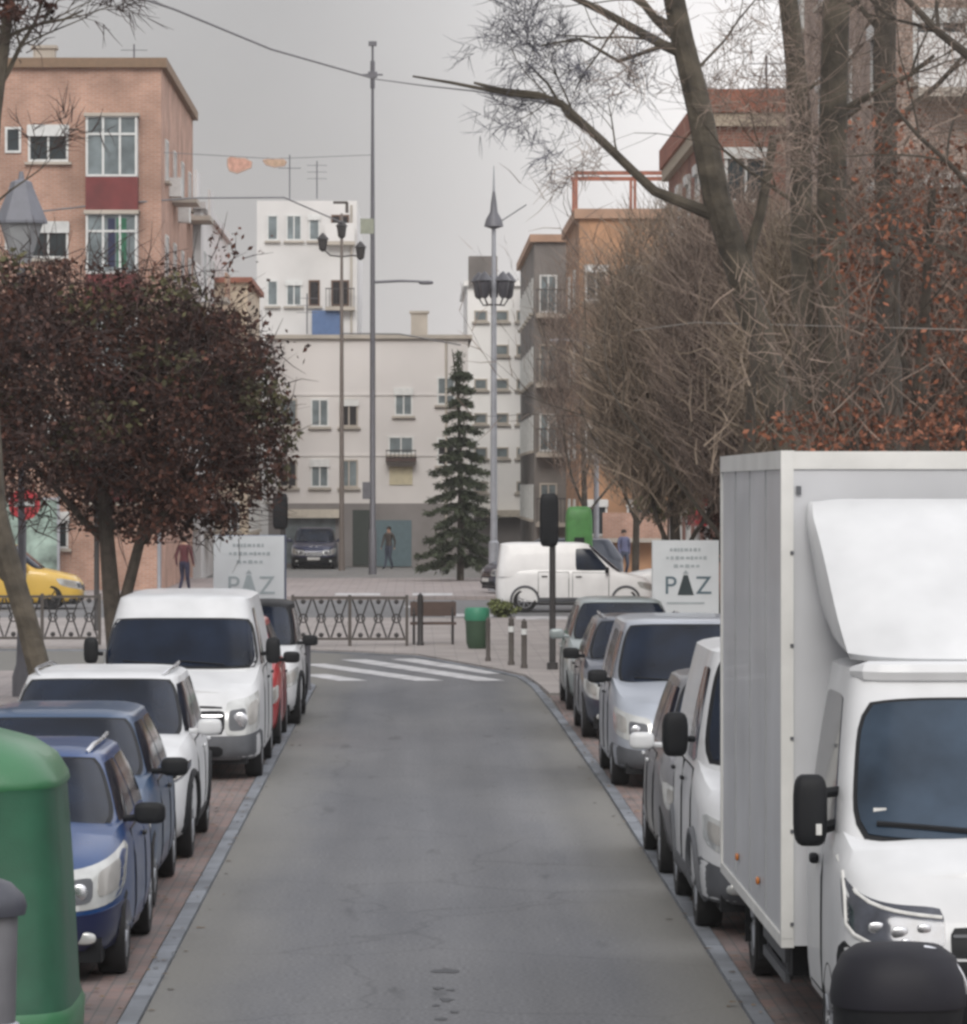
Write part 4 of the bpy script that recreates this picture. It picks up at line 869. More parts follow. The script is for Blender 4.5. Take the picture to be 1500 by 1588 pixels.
def cr1b(cm, rn, tips):
    twigs(cm, (-1.0, 0, 4.6), (3.1, 1.9, 2.1), 3000, .8, .009, rn, .35, .6); twigs(cm, (1.4, 0, 4.1), (1.1, 1.2, 1.8), 700, .6, .008, rn, .3, .6)
    for p, d in tips:
        twig(cm, p, (d + rdir(rn) * .6).normalized(), .5, .009, rn)
def cr1c(cm, rn, tips): leaves(cm, (-.6, -.3, 5.1), (2.2, 1.6, 1.6), 1500, .06, rn, 16, .22, .2); leaves(cm, (2.0, 0, 4.1), (.6, .8, 1.1), 600, .06, rn, 14, .3, .1)
tree('plum_tree', 'round dark red leaved tree on the left behind the white van', 'tree', bs,
     [([(0, 0, 0), (.02, 0, .8), (-.05, 0, 1.6), (-.12, 0, 2.5), (-.2, .1, 3.6)], [.17, .14, .13, .11, .07]), ([(.02, 0, .8), (.12, .05, 1.5), (.35, .05, 2.4), (.6, .1, 3.6)], [.10, .09, .075, .05])],
     [((-.12, 0, 2.4), (-.9, .1, .6), 2.0, .07, 3), ((.3, 0, 2.3), (.8, -.1, .7), 1.7, .06, 3), ((-.2, 0, 3.0), (-.3, -.4, 1), 1.6, .06, 3), ((.4, 0, 2.8), (.5, .4, .9), 1.7, .05, 3), ((0, 0, 2.6), (-.5, .6, .7), 1.8, .05, 2)],
     [('crown', PRUN, cr1), ('twigs', TWIGD, cr1b), ('late_leaves', OLIV, cr1c)], 11, BARK)
# leaning trunk left
Y = 44; bs = at(72, 755 + EYE * FPX / Y, Y) * 1; bs.z = .1
tree('street_tree', 'tree with a slanting dark trunk at the left edge, twigs showing top left', 'tree', bs,
     [(px([(75, 1255), (66, 1060), (40, 960), (10, 860), (-8, 790), (-20, 600), (-24, 380), (-10, 180), (10, 40), (20, -80)], Y, bs), [.15, .13, .12, .12, .12, .11, .10, .08, .06, .04]), (px([(18, 900), (-40, 850), (-120, 800)], Y, bs), [.07, .05, .03])],
     [(tuple(at(-10, 150, Y) - bs), (.5, 0, .8), 1.2, .035, 3), (tuple(at(5, 60, Y) - bs), (.8, 0, .4), .9, .03, 2), (tuple(at(-20, 300, Y) - bs), (-.6, 0, .8), 1.4, .05, 2), (tuple(at(-22, 330, Y) - bs), (.75, -.1, .5), .75, .02, 2)],
     [('crown', TWIGD, lambda cm, rn, tips: (twigs(cm, at(15, 20, Y) - bs, (.5, .8, .5), 220, .25, .007, rn, .1, .6), [twig(cm, p, (d + rdir(rn) * .7).normalized(), .3, .006, rn) for p, d in tips for _ in range(2)])),
      ('late_leaves', PRUN, lambda cm, rn, tips: leaves(cm, at(15, 25, Y) - bs, (.42, .6, .5), 420, .045, rn, 14, .25, 0))], 5, BARKG)
# plane trees on the right
Y = 52; bs = at(1280, 755 + EYE * FPX / Y, Y); bs.z = .055; k_ = Y / FPX
def brn(pts, Yb, rad): return (px(pts, Yb, bs), [r_ * Yb / FPX for r_ in rad])
def crT1(cm, rn, tips):
    twigs(cm, at(920, 110, Y) - bs, (.85, 1.0, .8), 380, .28, .0045, rn, .0, .8, 18)
    for p, d in tips:
        for _ in range(2): twig(cm, p, (d + rdir(rn) * .8).normalized(), .3, .005, rn)
tree('plane_tree', 'bare tree with thick mossy trunk leaning left across the sky beyond the box truck', 'tree', bs,
     [(px([(1280, 1165), (1238, 740), (1190, 560), (1150, 430), (1112, 310), (1085, 170), (1058, 60), (1038, -40), (1000, -200)], Y, bs), [x * k_ for x in (30, 25, 23, 22, 22, 20, 18, 16, 10)]),
      brn([(1112, 335), (1062, 315), (1015, 296), (985, 268), (930, 215), (870, 160), (835, 146), (780, 140), (735, 128)], Y, (11, 9, 8, 7, 7, 6, 4.5, 4, 2)), brn([(880, 168), (845, 152), (790, 146), (700, 128), (640, 118)], Y, (4, 4, 3.5, 2.5, 1.5)),
      brn([(1066, 85), (1030, 70), (985, 45), (940, 20), (870, -14)], Y, (10, 8, 7, 6, 5)), brn([(1060, 68), (1018, 30), (990, -5), (975, -40)], Y, (9, 7, 6, 5)), brn([(930, 215), (880, 180), (850, 130), (815, 95)], Y, (4, 3, 2, 1.5)),
      brn([(1030, 70), (960, 95), (900, 60), (840, 70)], Y, (4, 3, 2.5, 1.5)), brn([(1150, 430), (1180, 330), (1200, 215), (1290, 200), (1335, 165)], Y, (9, 8, 8, 6, 4))],
     [(tuple(at(1050, 40, Y) - bs), (-.7, -.2, .3), 1.3, .03, 4), (tuple(at(1000, 60, Y) - bs), (-.8, .1, -.1), 1.1, .022, 3), (tuple(at(900, 190, Y) - bs), (-.5, 0, .5), .9, .02, 3), (tuple(at(960, 245, Y) - bs), (-.3, 0, .8), .7, .018, 3), (tuple(at(960, 35, Y) - bs), (-.5, 0, -.6), 1.0, .02, 3), (tuple(at(850, 150, Y) - bs), (-.4, 0, .6), .8, .014, 3), (tuple(at(850, 155, Y) - bs), (-.5, .1, -.5), .5, .012, 2), (tuple(at(1070, 120, Y) - bs), (.6, 0, .7), 1.3, .025, 3)],
     [('crown', TWIGB, crT1)], 21, BARKG)
def plane(label, Y, upts, rad, seed, limbs=(), mat=BARKG, tw=TWIG2, n=420):
    u0 = upts[0][0]; bs = at(u0, 755 + EYE * FPX / Y, Y); bs.z = .055; k = Y / FPX
    L = [(tuple(at(u, v, Y) - bs), d, ln, r_, lv) for u, v, d, ln, r_, lv in limbs]
    def cr(cm, rn, tips):
        for p, d in tips:
            for _ in range(3): twig(cm, p + inball(rn) * .1, (d + rdir(rn) * .8).normalized(), .42, .005, rn)
        tp = at(upts[-1][0], 120, Y) - bs; twigs(cm, tp, (1.3, 1.2, 2.0), n, .55, .005, rn, .3, .6)
    return tree('plane_tree', label, 'tree', bs, [(px([(u0, 755 + EYE * FPX / Y - 1)] + list(upts), Y, bs), [rad[0] * 1.15 * k] + [x * k for x in rad])], L, [('crown', tw, cr)], seed, mat)
plane('bare tree with straight dark trunk just right of the leaning one', 60, [(1252, 760), (1246, 500), (1243, 300), (1242, 180), (1230, 60), (1215, -60), (1200, -200)], (20, 18, 17, 17, 16, 14, 9), 31, [(1240, 150, (.7, 0, .8), 1.2, .035, 3), (1225, 20, (-.6, 0, .8), 1.2, .04, 3), (1246, 330, (.6, -.2, .3), 1.6, .03, 3)])
plane('thick straight bare trunk between the two thinner right hand trees', 50, [(1300, 760), (1293, 500), (1290, 300), (1294, 120), (1298, -20), (1300, -200)], (27, 24, 23, 22, 21, 16), 37, [(1292, 180, (.8, 0, .4), 1.4, .05, 3), (1296, 40, (.6, .2, .8), 1.5, .05, 3), (1290, 350, (-.8, -.1, .25), 1.6, .035, 3)])
plane('bare grey brown trunk in front of the tall pale pink block', 56, [(1385, 780), (1378, 500), (1375, 300), (1372, 100), (1375, -60), (1380, -220)], (20, 19, 18, 18, 17, 12), 41, [(1376, 200, (.7, 0, .7), 1.8, .05, 3), (1374, 330, (-.8, 0, .3), 1.4, .03, 3), (1373, 60, (-.6, 0, .8), 1.3, .04, 3)], BARK)
plane('tree at the right edge with a slanting branch in the top corner', 46, [(1560, 780), (1550, 500), (1545, 300), (1548, 100), (1555, -200)], (25, 22, 21, 20, 15), 43, [(1545, 130, (-.8, 0, .65), 1.7, .06, 3), (1548, 330, (-.8, 0, .5), 1.6, .04, 3), (1548, 420, (-.9, 0, .1), 1.4, .03, 3)], BARK)
# bare brown trees massed behind
def bare(label, u, vc, Y, ru, rv, n, seed, mat=TWIG, L=1.0, limbs=True):
    s = FPX / Y; c = at(u, vc, Y); bs = Vector((c.x, Y, .055)); c = c - bs
    def cr(cm, rn, tips):
        twigs(cm, c, (ru / s, ru / s * 1.3, rv / s), n, .85 * L, .0075, rn, 1.1, .35); twigs(cm, c + Vector((0, 0, -.35 * rv / s)), (ru / s * .9, ru / s, rv / s * .8), n // 2, .9 * L, .011, rn, 1.2, .3)
        for p, d in tips:
            twig(cm, p, (d + rdir(rn) * .5).normalized(), .6, .009, rn)
    return tree('bare_tree', label, 'tree', bs, [([(0, 0, 0), (.04, 0, c.z * .35), (-.03, .05, c.z * .75), (.05, 0, c.z + rv / s * .5)], [.12, .10, .075, .03])],
                [((.0, 0, c.z * .3), (.6, .1, 1), c.z * .6, .05, 2), ((.0, 0, c.z * .35), (-.6, -.1, 1), c.z * .6, .05, 2), ((.0, 0, c.z * .45), (.1, .6, 1), c.z * .5, .04, 2)] if limbs else [], [('crown', mat, cr)], seed, BARK, 'bare brown trees along the right sidewalk')
bare('dense brown bare tree above the right sign board', 1045, 560, 76, 130, 235, 6500, 51, TWIG)
bare('dense purple brown bare tree left of the leaning trunk base', 1150, 545, 70, 130, 240, 6500, 52, TWIG2)
bare('dense brown bare tree above the back of the box truck', 1290, 560, 64, 145, 240, 6500, 53, TWIG3)
bare('dense brown bare tree at the right edge over the truck roof', 1440, 520, 60, 155, 255, 6000, 54, TWIG2)
bare('olive brown bare tree beside the tall grey lamp post', 985, 590, 126, 75, 180, 3000, 55, TWIG3, 1.3)
bare('thin grey bare tree in front of the dark flats', 905, 560, 138, 70, 190, 1900, 56, TWIG2, 1.2)
bare('thin bare sapling in front of the leaning trunk, its fine twigs veiling it', 1165, 575, 49, 120, 180, 130, 91, TWIG, .6, False)
bare('thin bare sapling in front of the thick straight trunk', 1330, 585, 47, 130, 170, 150, 92, TWIG2, .6, False)
# russet leaved tree and shrubs at right
Y = 47; bs = Vector((at(1440, 0, Y).x, Y, .055))
tree('beech_tree', 'tree still holding russet leaves at the right edge above the truck', 'tree', bs, [([(0, 0, 0), (.03, 0, 2.2), (-.1, 0, 4.2), (.05, 0, 6.6)], [.12, .10, .08, .04])],
     [((0, 0, 2.6), (-.8, 0, .7), 1.6, .05, 3), ((0, 0, 3.2), (.8, 0, .7), 1.6, .05, 3), ((-.1, 0, 4.2), (-.6, -.3, .8), 1.5, .04, 3)],
     [('crown', RUSS, lambda cm, rn, tips: (leaves(cm, (.05, 0, 5.4), (1.4, 1.2, 2.3), 3200, .042, rn, 40, .26, .2), leaves(cm, (-.3, -.2, 3.6), (1.7, 1.0, .9), 2300, .042, rn, 34, .26, .2))),
      ('twigs', TWIG2, lambda cm, rn, tips: [twig(cm, p, (d + rdir(rn) * .7).normalized(), .4, .008, rn) for p, d in tips])], 61, BARK)
def shrub(label, u, v, Y, ru, rv, n, seed, mat, sz=.06, zb=.055):
    c = at(u, v, Y); s = FPX / Y; bs = Vector((c.x, Y, zb)); h = c - bs
    tree('shrub', label, 'shrub', bs, [([(0, 0, 0), (.02, 0, max(.1, h.z))], [.03, .012]), ([(0, 0, 0), (.14, 0, max(.1, h.z))], [.025, .01]), ([(0, 0, 0), (-.14, 0, max(.1, h.z))], [.025, .01])], [],
         [('foliage', mat, lambda cm, rn, tips: leaves(cm, h, (ru / s, ru / s, rv / s), n, sz, rn, 20, .35, .1))], seed)
shrub('low yellow green shrub beside the rear wheel of the white delivery van', 778, 944, 106, 24, 15, 800, 71, BUSHG)
shrub('yellow green clipped shrub above the right sign board', 1035, 770, 84, 48, 34, 1500, 72, BUSHG)
shrub('small reddish shrub behind the back of the box truck', 1120, 800, 78, 30, 60, 900, 73, PRUN)
# the conifer in the middle of the junction
Y = 143; s_ = FPX / Y; bs = at(714, 905, Y); bs.z = .10
def crC(cm, rn, tips):
    for k in range(15):
        t = k / 14; z = .75 + 6.3 * t; Rr = lerp(1.55, .36, t ** .9); nb = 8 if t < .7 else 6
        for j in range(nb):
            a = j * 2 * math.pi / nb + k * 1.1 + rn.uniform(-.35, .35); L = Rr * rn.uniform(.62, 1.18); dx, dy = math.cos(a), math.sin(a)
            P = [Vector((dx * L * q, dy * L * q, z + .10 * L - .42 * L * q ** 1.6 + .16 * L * max(0, q - .75) * 3)) for q in (0, .25, .5, .75, 1)]
            cm.tube(P, [.025, .02, .016, .012, .006], 4, cap=False)
            for _ in range(int(150 * (.35 + L))):
                q = rn.uniform(.18, 1.0); i = min(3, int(q * 4)); p = P[i].lerp(P[i + 1], q * 4 - i) + Vector((rn.gauss(0, .05), rn.gauss(0, .05), rn.gauss(-.045, .055)))
                d = (Vector((dx, dy, -.35)) + rdir(rn) * .8).normalized() * .13 * rn.uniform(.6, 1.5); b_ = d.cross(rdir(rn)).normalized() * .034; cm.add([p - b_, p + b_, p + d], [(0, 1, 2)])
    for _ in range(420):
        p = Vector((rn.gauss(-.05, .08), rn.gauss(0, .08), rn.uniform(6.4, 7.8))); d = rdir(rn, .6) * .16; b_ = d.cross(rdir(rn)).normalized() * .03; cm.add([p - b_, p + b_, p + d], [(0, 1, 2)])
tree('conifer', 'slim dark green conifer with drooping branches on the island in mid junction', 'tree', bs, [([(0, 0, 0), (.02, 0, 3), (-.06, 0, 6.2), (-.28, 0, 7.9)], [.13, .10, .05, .012])], [], [('crown', NEED, crC)], 81, BARK)

# ================================================================== STREET FURNITURE
def stand(u, v_base, Y=None):
    p = gnd(u, v_base); return p
# tall masts
p = stand(578, 895); s_ = FPX / p.y; hz = lambda v: EYE + (VY - v) / s_
L1 = thing('lamp_post', 'tallest grey lamp mast left of the conifer, arm reaching right', 'lamp post', (p.x, p.y, .1))
MB().tube([(0, 0, 0), (0, 0, 1.6), (0, 0, 1.65), (0, 0, 8), (0, 0, hz(305)), (0, 0, hz(68))], [.15, .145, .11, .10, .075, .04], 10).build('pole', POLED, L1)
m = MB(); z = hz(442); m.tube([(0, 0, z), (1.0, 0, z + .05), (1.75, 0, z + .03)], [.055, .05, .04], 7); m.build('arm', POLED, L1)
m = MB(); m.ellip((1.95, 0, z - .01), (.55, .25, .15), .7); m.build('lamp_head', POLED, L1)
m = MB(); z = hz(120); m.box((0, 0, z), (.34, .34, .20)); m.box((0, 0, z), (.75, .07, .06)); m.tube([(0, 0, z - .5), (0, 0, z + .5)], .085, 8); m.build('cable_clamp', POLED, L1)
m = MB(); m.box((0, -.03, hz(72)), (.30, .2, .16)); m.build('top_fitting', POLED, L1)
m = MB(); m.box((-.20, -.02, hz(355)), (.5, .12, .55)); m.build('sign_plate', pbr('pale_olive_plate', (.28, .30, .24), .7), L1)
m = MB(); m.box((-.22, -.05, hz(765)), (.30, .2, .62)); m.build('control_box', POLED, L1)
p = stand(530, 889); s_ = FPX / p.y
L2 = thing('lamp_post', 'thinner brown lamp post with a cluster of three dark lanterns', 'lamp post', (p.x, p.y, .1))
MB().tube([(0, 0, 0), (0, 0, 1.2), (0, 0, 6), (0, 0, hz(335))], [.13, .10, .085, .05], 9).build('pole', pbr('brown_grey_metal', (.17, .145, .13), .6), L2)
for dx, v in ((-.72, 382), (.0, 362), (.72, 395)):
    m = MB(); z = hz(v); m.tube([(0, 0, hz(402)), (dx * .6, 0, hz(400)), (dx, 0, z - .18)], .03, 6); a = m.build('bracket', IRON, L2)
    m = MB(); m.lathe([(.05, z - .30), (.14, z - .22), (.19, z + .16), (.24, z + .18), (.10, z + .34), (.02, z + .42)], 10, (dx, 0, 0)); m.build('lantern', IRON, a)
m = MB(); m.box((-.05, 0, hz(318)), (.55, .08, .10)); m.box((.2, 0, hz(326)), (.12, .08, .4)); m.build('top_bracket', IRONB, L2)
p = stand(766, 922); s_ = FPX / p.y
L3 = thing('lamp_post', 'slender pale lamp post right of the conifer with a crown of lanterns and a spike', 'lamp post', (p.x, p.y, .1))
MB().tube([(0, 0, 0), (0, 0, 1.5), (0, 0, 1.55), (0, 0, hz(500)), (0, 0, hz(330)), (0, 0, hz(262))], [.17, .16, .11, .085, .06, .012], 10).build('pole', POLEG, L3)
for k in range(5):
    a = k * 2 * math.pi / 5 + .3; r_ = .48; z = hz(452); x, y = math.cos(a) * r_, math.sin(a) * r_
    m = MB(); m.tube([(0, 0, z - .5), (x * .7, y * .7, z - .52), (x, y, z - .30)], .025, 6); br = m.build('bracket', IRON, L3)
    m = MB(); m.lathe([(.06, z - .32), (.13, z - .24), (.19, z + .18), (.25, z + .22), (.12, z + .40), (.02, z + .50)], 10, (x, y, 0)); m.build('lantern', pbr('smoked_lantern', (.07, .07, .08), .3), br)
m = MB(); z = hz(345); m.lathe([(.06, z - .3), (.30, z - .22), (.24, z), (.12, z + .22), (.09, z + .5), (.02, z + 1.0)], 10); m.tube([(0, 0, z - .2), (1.0, 0, z + .45)], .02, 5); m.build('finial', POLED, L3)
p = stand(925, 905); s_ = FPX / p.y
L4 = thing('lamp_post', 'pale grey lamp post standing right of the green container', 'lamp post', (p.x, p.y, .06))
MB().tube([(0, 0, 0), (0, 0, 1.2), (0, 0, 4), (0, 0, hz(530))], [.11, .10, .085, .06], 9).build('pole', POLEG, L4)
m = MB(); z = hz(540); m.tube([(0, 0, z), (-.5, 0, z + .2), (-1.2, 0, z + .22)], .035, 6); m.build('arm', POLEG, L4)
m = MB(); m.ellip((-1.35, 0, z + .20), (.5, .22, .13), .7); m.build('lamp_head', POLEG, L4)
m = MB(); m.box((.32, -.02, hz(642)), (.24, .12, .34)); m.tube([(0, 0, hz(642)), (.3, 0, hz(642))], .03, 6); m.build('white_plate', FRAME, L4)
# old lantern in front of the brick block
Y = 64; s_ = FPX / Y; q = at(33, 300, Y)
L5 = thing('street_lantern', 'old grey street lantern with a flared roof in front of the orange brick block', 'street lamp', (q.x, Y, .1))
MB().lathe([(.14, 0), (.14, .3), (.08, .5), (.055, 1.2), (.05, hz(430) - .1), (.09, hz(425) - .1), (.03, hz(415) - .1)], 12).build('pole', POLED, L5)
z0 = hz(408) - .1; z1 = hz(347) - .1; z2 = hz(282) - .1
MB().lathe([(.14, z0), (.33, z1)], 6).build('lantern_glass', pbr('grey_lantern_glass', (.30, .31, .32), .3), L5, smooth=False)
MB().lathe([(.40, z1), (.40, z1 + .04), (.19, z2 - .10), (.16, z2), (.05, z2 + .04), (.03, z2 + .16)], 6).build('lantern_roof', pbr('blue_grey_roof', (.16, .165, .19), .6), L5, smooth=False)
# traffic lights
def traffic(label, u, vb, vt, headh, zb):
    p = gnd(u, vb); s = FPX / p.y; h = lambda v: EYE + (VY - v) / s - zb
    r = thing('traffic_light', label, 'traffic light', (p.x, p.y, zb)); MB().tube([(0, 0, 0), (0, 0, .12), (0, 0, .13), (0, 0, h(vt))], [.10, .10, .06, .055], 10).build('pole', IRON, r)
    m = MB(); z = h(vt) - headh / 2; m.ellip((-.06, 0, z), (.34, .26, headh), .35, 16, 10); hd = m.build('signal_head', BLACKP, r)
    for k in (-1, 0, 1):
        m = MB(); m.tube([(-.06, .10, z + k * headh * .29), (-.06, .30, z + k * headh * .29)], [.11, .12], 10, cap=False); m.build('visor', BLACKP, hd)
    return r
traffic('black traffic light on a slim pole at the right corner, seen from behind', 857, 1043, 765, .95, .055)
traffic('black traffic light standing beyond the left sign board', 439, 985, 765, .80, .055)
# sign boards
BOARD = pbr('pale_board', (.64, .67, .69), .5, 0, .1, .08, 2); LETT = pbr('grey_lettering', (.10, .15, .18), .6); DARKT = pbr('dark_lettering', (.03, .045, .05), .6); FAINT = pbr('faint_lettering', (.36, .40, .42), .6)
def text_obj(txt, size, loc, mat, parent, name):
    cu = bpy.data.curves.new('t', 'FONT'); cu.body = txt; cu.size = size; cu.align_x = 'CENTER'; cu.align_y = 'CENTER'; cu.extrude = .004
    o = bpy.data.objects.new('t', cu); COL.objects.link(o); dg = bpy.context.evaluated_depsgraph_get(); me = bpy.data.meshes.new_from_object(o.evaluated_get(dg)); bpy.data.objects.remove(o)
    me.materials.clear(); me.materials.append(mat); b_ = bpy.data.objects.new(name, me); COL.objects.link(b_); b_.parent = parent; b_.location = loc; b_.rotation_euler = (R(90), 0, 0); return b_
def board(label, u0, u1, vt, Y, depth, side, LETT=LETT, DARKT=DARKT):
    s = FPX / Y; x0 = (u0 - VX) / s; x1 = (u1 - VX) / s; W = x1 - x0; zt = EYE + (VY - vt) / s
    r = thing('sign_board', label, 'sign', ((x0 + x1) / 2, Y, .02)); MB().box((0, depth / 2, zt / 2 + .04), (W, depth, zt - .12)).build('cabinet', side, r, smooth=False)
    MB().box((0, -.012, zt / 2 + .05), (W - .004, .02, zt - .14)).build('panel', BOARD, r, smooth=False)
    MB().box((0, depth / 2, .0), (W * .9, depth * .8, .06)).build('plinth', BLACKP, r, smooth=False)
    zc = EYE + (VY - 909) / s - .02; H = .285
    text_obj('P', H * 1.42, (-.245, -.026, zc), LETT, r, 'lettering'); text_obj('Z', H * 1.42, (.285, -.026, zc), LETT, r, 'lettering')
    MB().prism([(-.13, zc - H / 2), (.13, zc - H / 2), (.035, zc + H * .62), (-.035, zc + H * .62)], -.028, -.022).build('emblem', DARKT, r, smooth=False)
    m = MB()
    m.prism([(-.05, zc + H * .68), (.05, zc + H * .68), (.0, zc + H * .92)], -.028, -.022)
    m.build('emblem_tip', FAINT, r, smooth=False)
    rn = random.Random(3)
    for zz, ww in ((zt - .17, .50), (zt - .30, .62), (zt - .43, .38)):
        m = MB(); x = -ww / 2
        while x < ww / 2:
            l_ = rn.uniform(.03, .07); m.box((x + l_ / 2, -.0245, zz), (l_, .005, rn.uniform(.035, .06))); x += l_ + rn.uniform(.01, .03)
        m.build('lettering', FAINT, r, smooth=False)
    m = MB(); m.box((0, -.0245, zc - H * .95), (.6, .005, .03)); m.build('rule_line', FAINT, r, smooth=False)
    return r
board('pale PAZ sign board behind the silver van on the right', 1012, 1115, 838, 66.8, .20, BOARD)
board('pale PAZ sign board half hidden by the roof of the white panel van', 331, 441, 831, 66.0, 1.1, pbr('blue_grey_side', (.10, .13, .20), .6), pbr('faded_lettering', (.34, .39, .41), .6), pbr('faded_dark_lettering', (.36, .41, .43), .6))
# railings
def railing():
    r = thing('railing_panel', 'x', 'railing', (0, 0, 0)); m = MB(); W, H = 1.16, .98
    for x in (-W / 2, W / 2): m.box((x, 0, H / 2 + .03), (.06, .06, H + .06))
    for z in (.14, H): m.box((0, 0, z), (W - .06, .04, .05))
    m.build('frame', IRONB, r, smooth=False); n = 3; w_ = (W - .06) / n
    for k in range(n):
        x0 = -W / 2 + .03 + w_ * k; m = MB()
        m.tube([(x0 + .02, 0, .17), (x0 + w_ * .42, 0, .56), (x0 + .02, 0, .95)], .019, 6); m.tube([(x0 + w_ - .02, 0, .17), (x0 + w_ * .58, 0, .56), (x0 + w_ - .02, 0, .95)], .019, 6)
        C = [(x0 + w_ / 2 + .085 * math.cos(t * .5236), 0, .56 + .085 * math.sin(t * .5236)) for t in range(13)]; m.tube(C, .016, 5, cap=False)
        m.ellip((x0 + w_ / 2, 0, .90), (.10, .05, .10), 1.0); m.ellip((x0 + w_ / 2, 0, .22), (.10, .05, .10), 1.0); m.build('ornament', IRON, r)
    return r
R0 = railing(); G = 'cast iron railing panels along the sidewalk edge'; R0['group'] = G; R0.location = (gnd(498, 1006).x, 85.6, .055)
R0['label'] = 'left half of the railing in mid picture beyond the crossing'
dup(R0, (R0.location.x + 1.17, 85.5, .055), 0, 'right half of the railing in mid picture, next to the bench')
for k, lb in enumerate(('railing panel on the left between the slanting trunk and the white van', 'railing panel at the left edge crossed by the slanting trunk')):
    dup(R0, (gnd(110, 1008).x - 1.17 * k, 84.8 + .05 * k, .10), 0, lb)
# bench, bin, bollards
p = gnd(672, 1003); B = thing('park_bench', 'dark bench at the right end of the middle railing', 'bench', (p.x, p.y, .055))
MB().box((0, 0, .43), (.95, .38, .05)).build('seat', WOOD, B); MB().box((0, .22, .72), (.95, .05, .30)).build('backrest', WOOD, B)
for x in (-.40, .40):
    m = MB(); m.tube([(x, -.17, 0), (x, -.15, .42), (x, -.15, .62), (x, .2, .64)], .028, 6); m.tube([(x, .16, 0), (x, .17, .45), (x, .24, .88)], .028, 6); m.build('leg', IRON, B)
def post(name, label, cat, u, vb, h, r_, zb, band=True, grp=None, mat=IRON):
    p = gnd(u, vb); t = thing(name, label, cat, (p.x, p.y, zb), 0, grp)
    MB().lathe([(r_ * 1.25, 0), (r_ * 1.25, .06), (r_, .08), (r_, h - .14), (r_ * 1.15, h - .12), (r_ * .9, h - .06), (r_ * 1.1, h - .03), (.001, h + .03)], 12).build('post', mat, t)
    if band: MB().lathe([(r_ * 1.06, h * .70), (r_ * 1.06, h * .82)], 12).build('reflective_band', FRAME, t)
    return t
GB = 'dark bollards at the far right corner of the street'
post('bollard', 'bollard beside the green bin', 'bollard', 757, 1030, .80, .042, .055, False, GB, IRONB)
post('bollard', 'middle bollard of three, white band near its top', 'bollard', 793, 1036, .86, .05, .055, True, GB, IRONB)
post('bollard', 'bollard nearest to the traffic light pole on its left', 'bollard', 813, 1041, .86, .05, .055, True, GB, IRONB)
post('bollard', 'dark bollard on the left corner beside the black roofed white car', 'bollard', 477, 1072, .85, .05, .02, False, None, POLED)
post('iron_post', 'tall dark post standing in front of the bench', 'post', 652, 1005, 1.05, .06, .055, False, None, IRON)
p = gnd(150, 985); post('iron_post', 'tall dark pole behind the left corner of the white van', 'pole', 150, 985, 3.0, .06, .10, False, None, IRON)
post('iron_post', 'grey pole behind the dark red tree trunk', 'pole', 247, 965, 2.8, .05, .10, False, None, POLEG)
p = gnd(740, 1010); T = thing('litter_bin', 'small litter bin with bright green rim beyond the crossing', 'litter bin', (p.x, p.y, .055))
MB().lathe([(.17, 0), (.215, .10), (.235, .55), (.235, .60)], 18).build('body', pbr('dark_green_plastic', (.035, .07, .04), .6), T); MB().lathe([(.24, .56), (.255, .58), (.25, .78), (.22, .82), (.18, .80), (.16, .66)], 18).build('rim', pbr('teal_green_plastic', (.04, .22, .13), .5), T)
# tall green container beyond the delivery van
p = at(898, 785, 126); T = thing('recycling_container', 'tall green container standing behind the white delivery van', 'container', (p.x, 126, .05))
h = p.z - .05; MB().ellip((0, 0, h / 2), (.82, .82, h), .3, 20, 12).build('body', pbr('leaf_green_plastic', (.06, .20, .05), .5, 0, 0, .2), T); MB().box((0, -.40, h * .62), (.30, .06, .16)).build('slot', BLACKP, T)
m = MB(); m.box((.05, -.408, h * .32), (.10, .02, h * .5)); m.build('stripe', pbr('pale_green', (.20, .36, .22), .5), T)
# big green container in the left foreground
T = thing('recycling_container', 'big green domed recycling container in the left foreground', 'container', (-2.86, 25.0, .01))
GRN = pbr('bottle_green_fibreglass', (.016, .085, .046), .5, 0, .1, .30, 3.2, .12, 90); GRN2 = pbr('lighter_green_fibreglass', (.028, .135, .055), .42, 0, .15, .1, 2.0, .12, 90)
MB().lathe([(.72, .12), (.845, .16), (.855, .22), (.835, .30), (.80, 1.0), (.765, 1.50), (.77, 1.53)], 48, sq=.42).build('body', GRN, T, angle=50)
MB().lathe([(.775, 1.52), (.785, 1.54), (.775, 1.58), (.71, 1.69), (.58, 1.78), (.38, 1.84), (.12, 1.865), (.001, 1.866)], 48, sq=.48).build('lid', GRN2, T, angle=50)
MB().lathe([(.80, .02), (.86, .03), (.87, .20), (.85, .24)], 48, sq=.42).build('base_band', GRN2, T, angle=50)
m = MB(); m.tube([(-.15, 0, 1.86), (-.15, 0, 2.0), (.15, 0, 2.0), (.15, 0, 1.86)], .02, 8); m.build('lifting_hook', IRON, T)
MB().lathe([(.16, -.83), (.16, -.72)], 20, (0, 0, 1.25), 'y').build('bottle_opening', BLACKP, T)
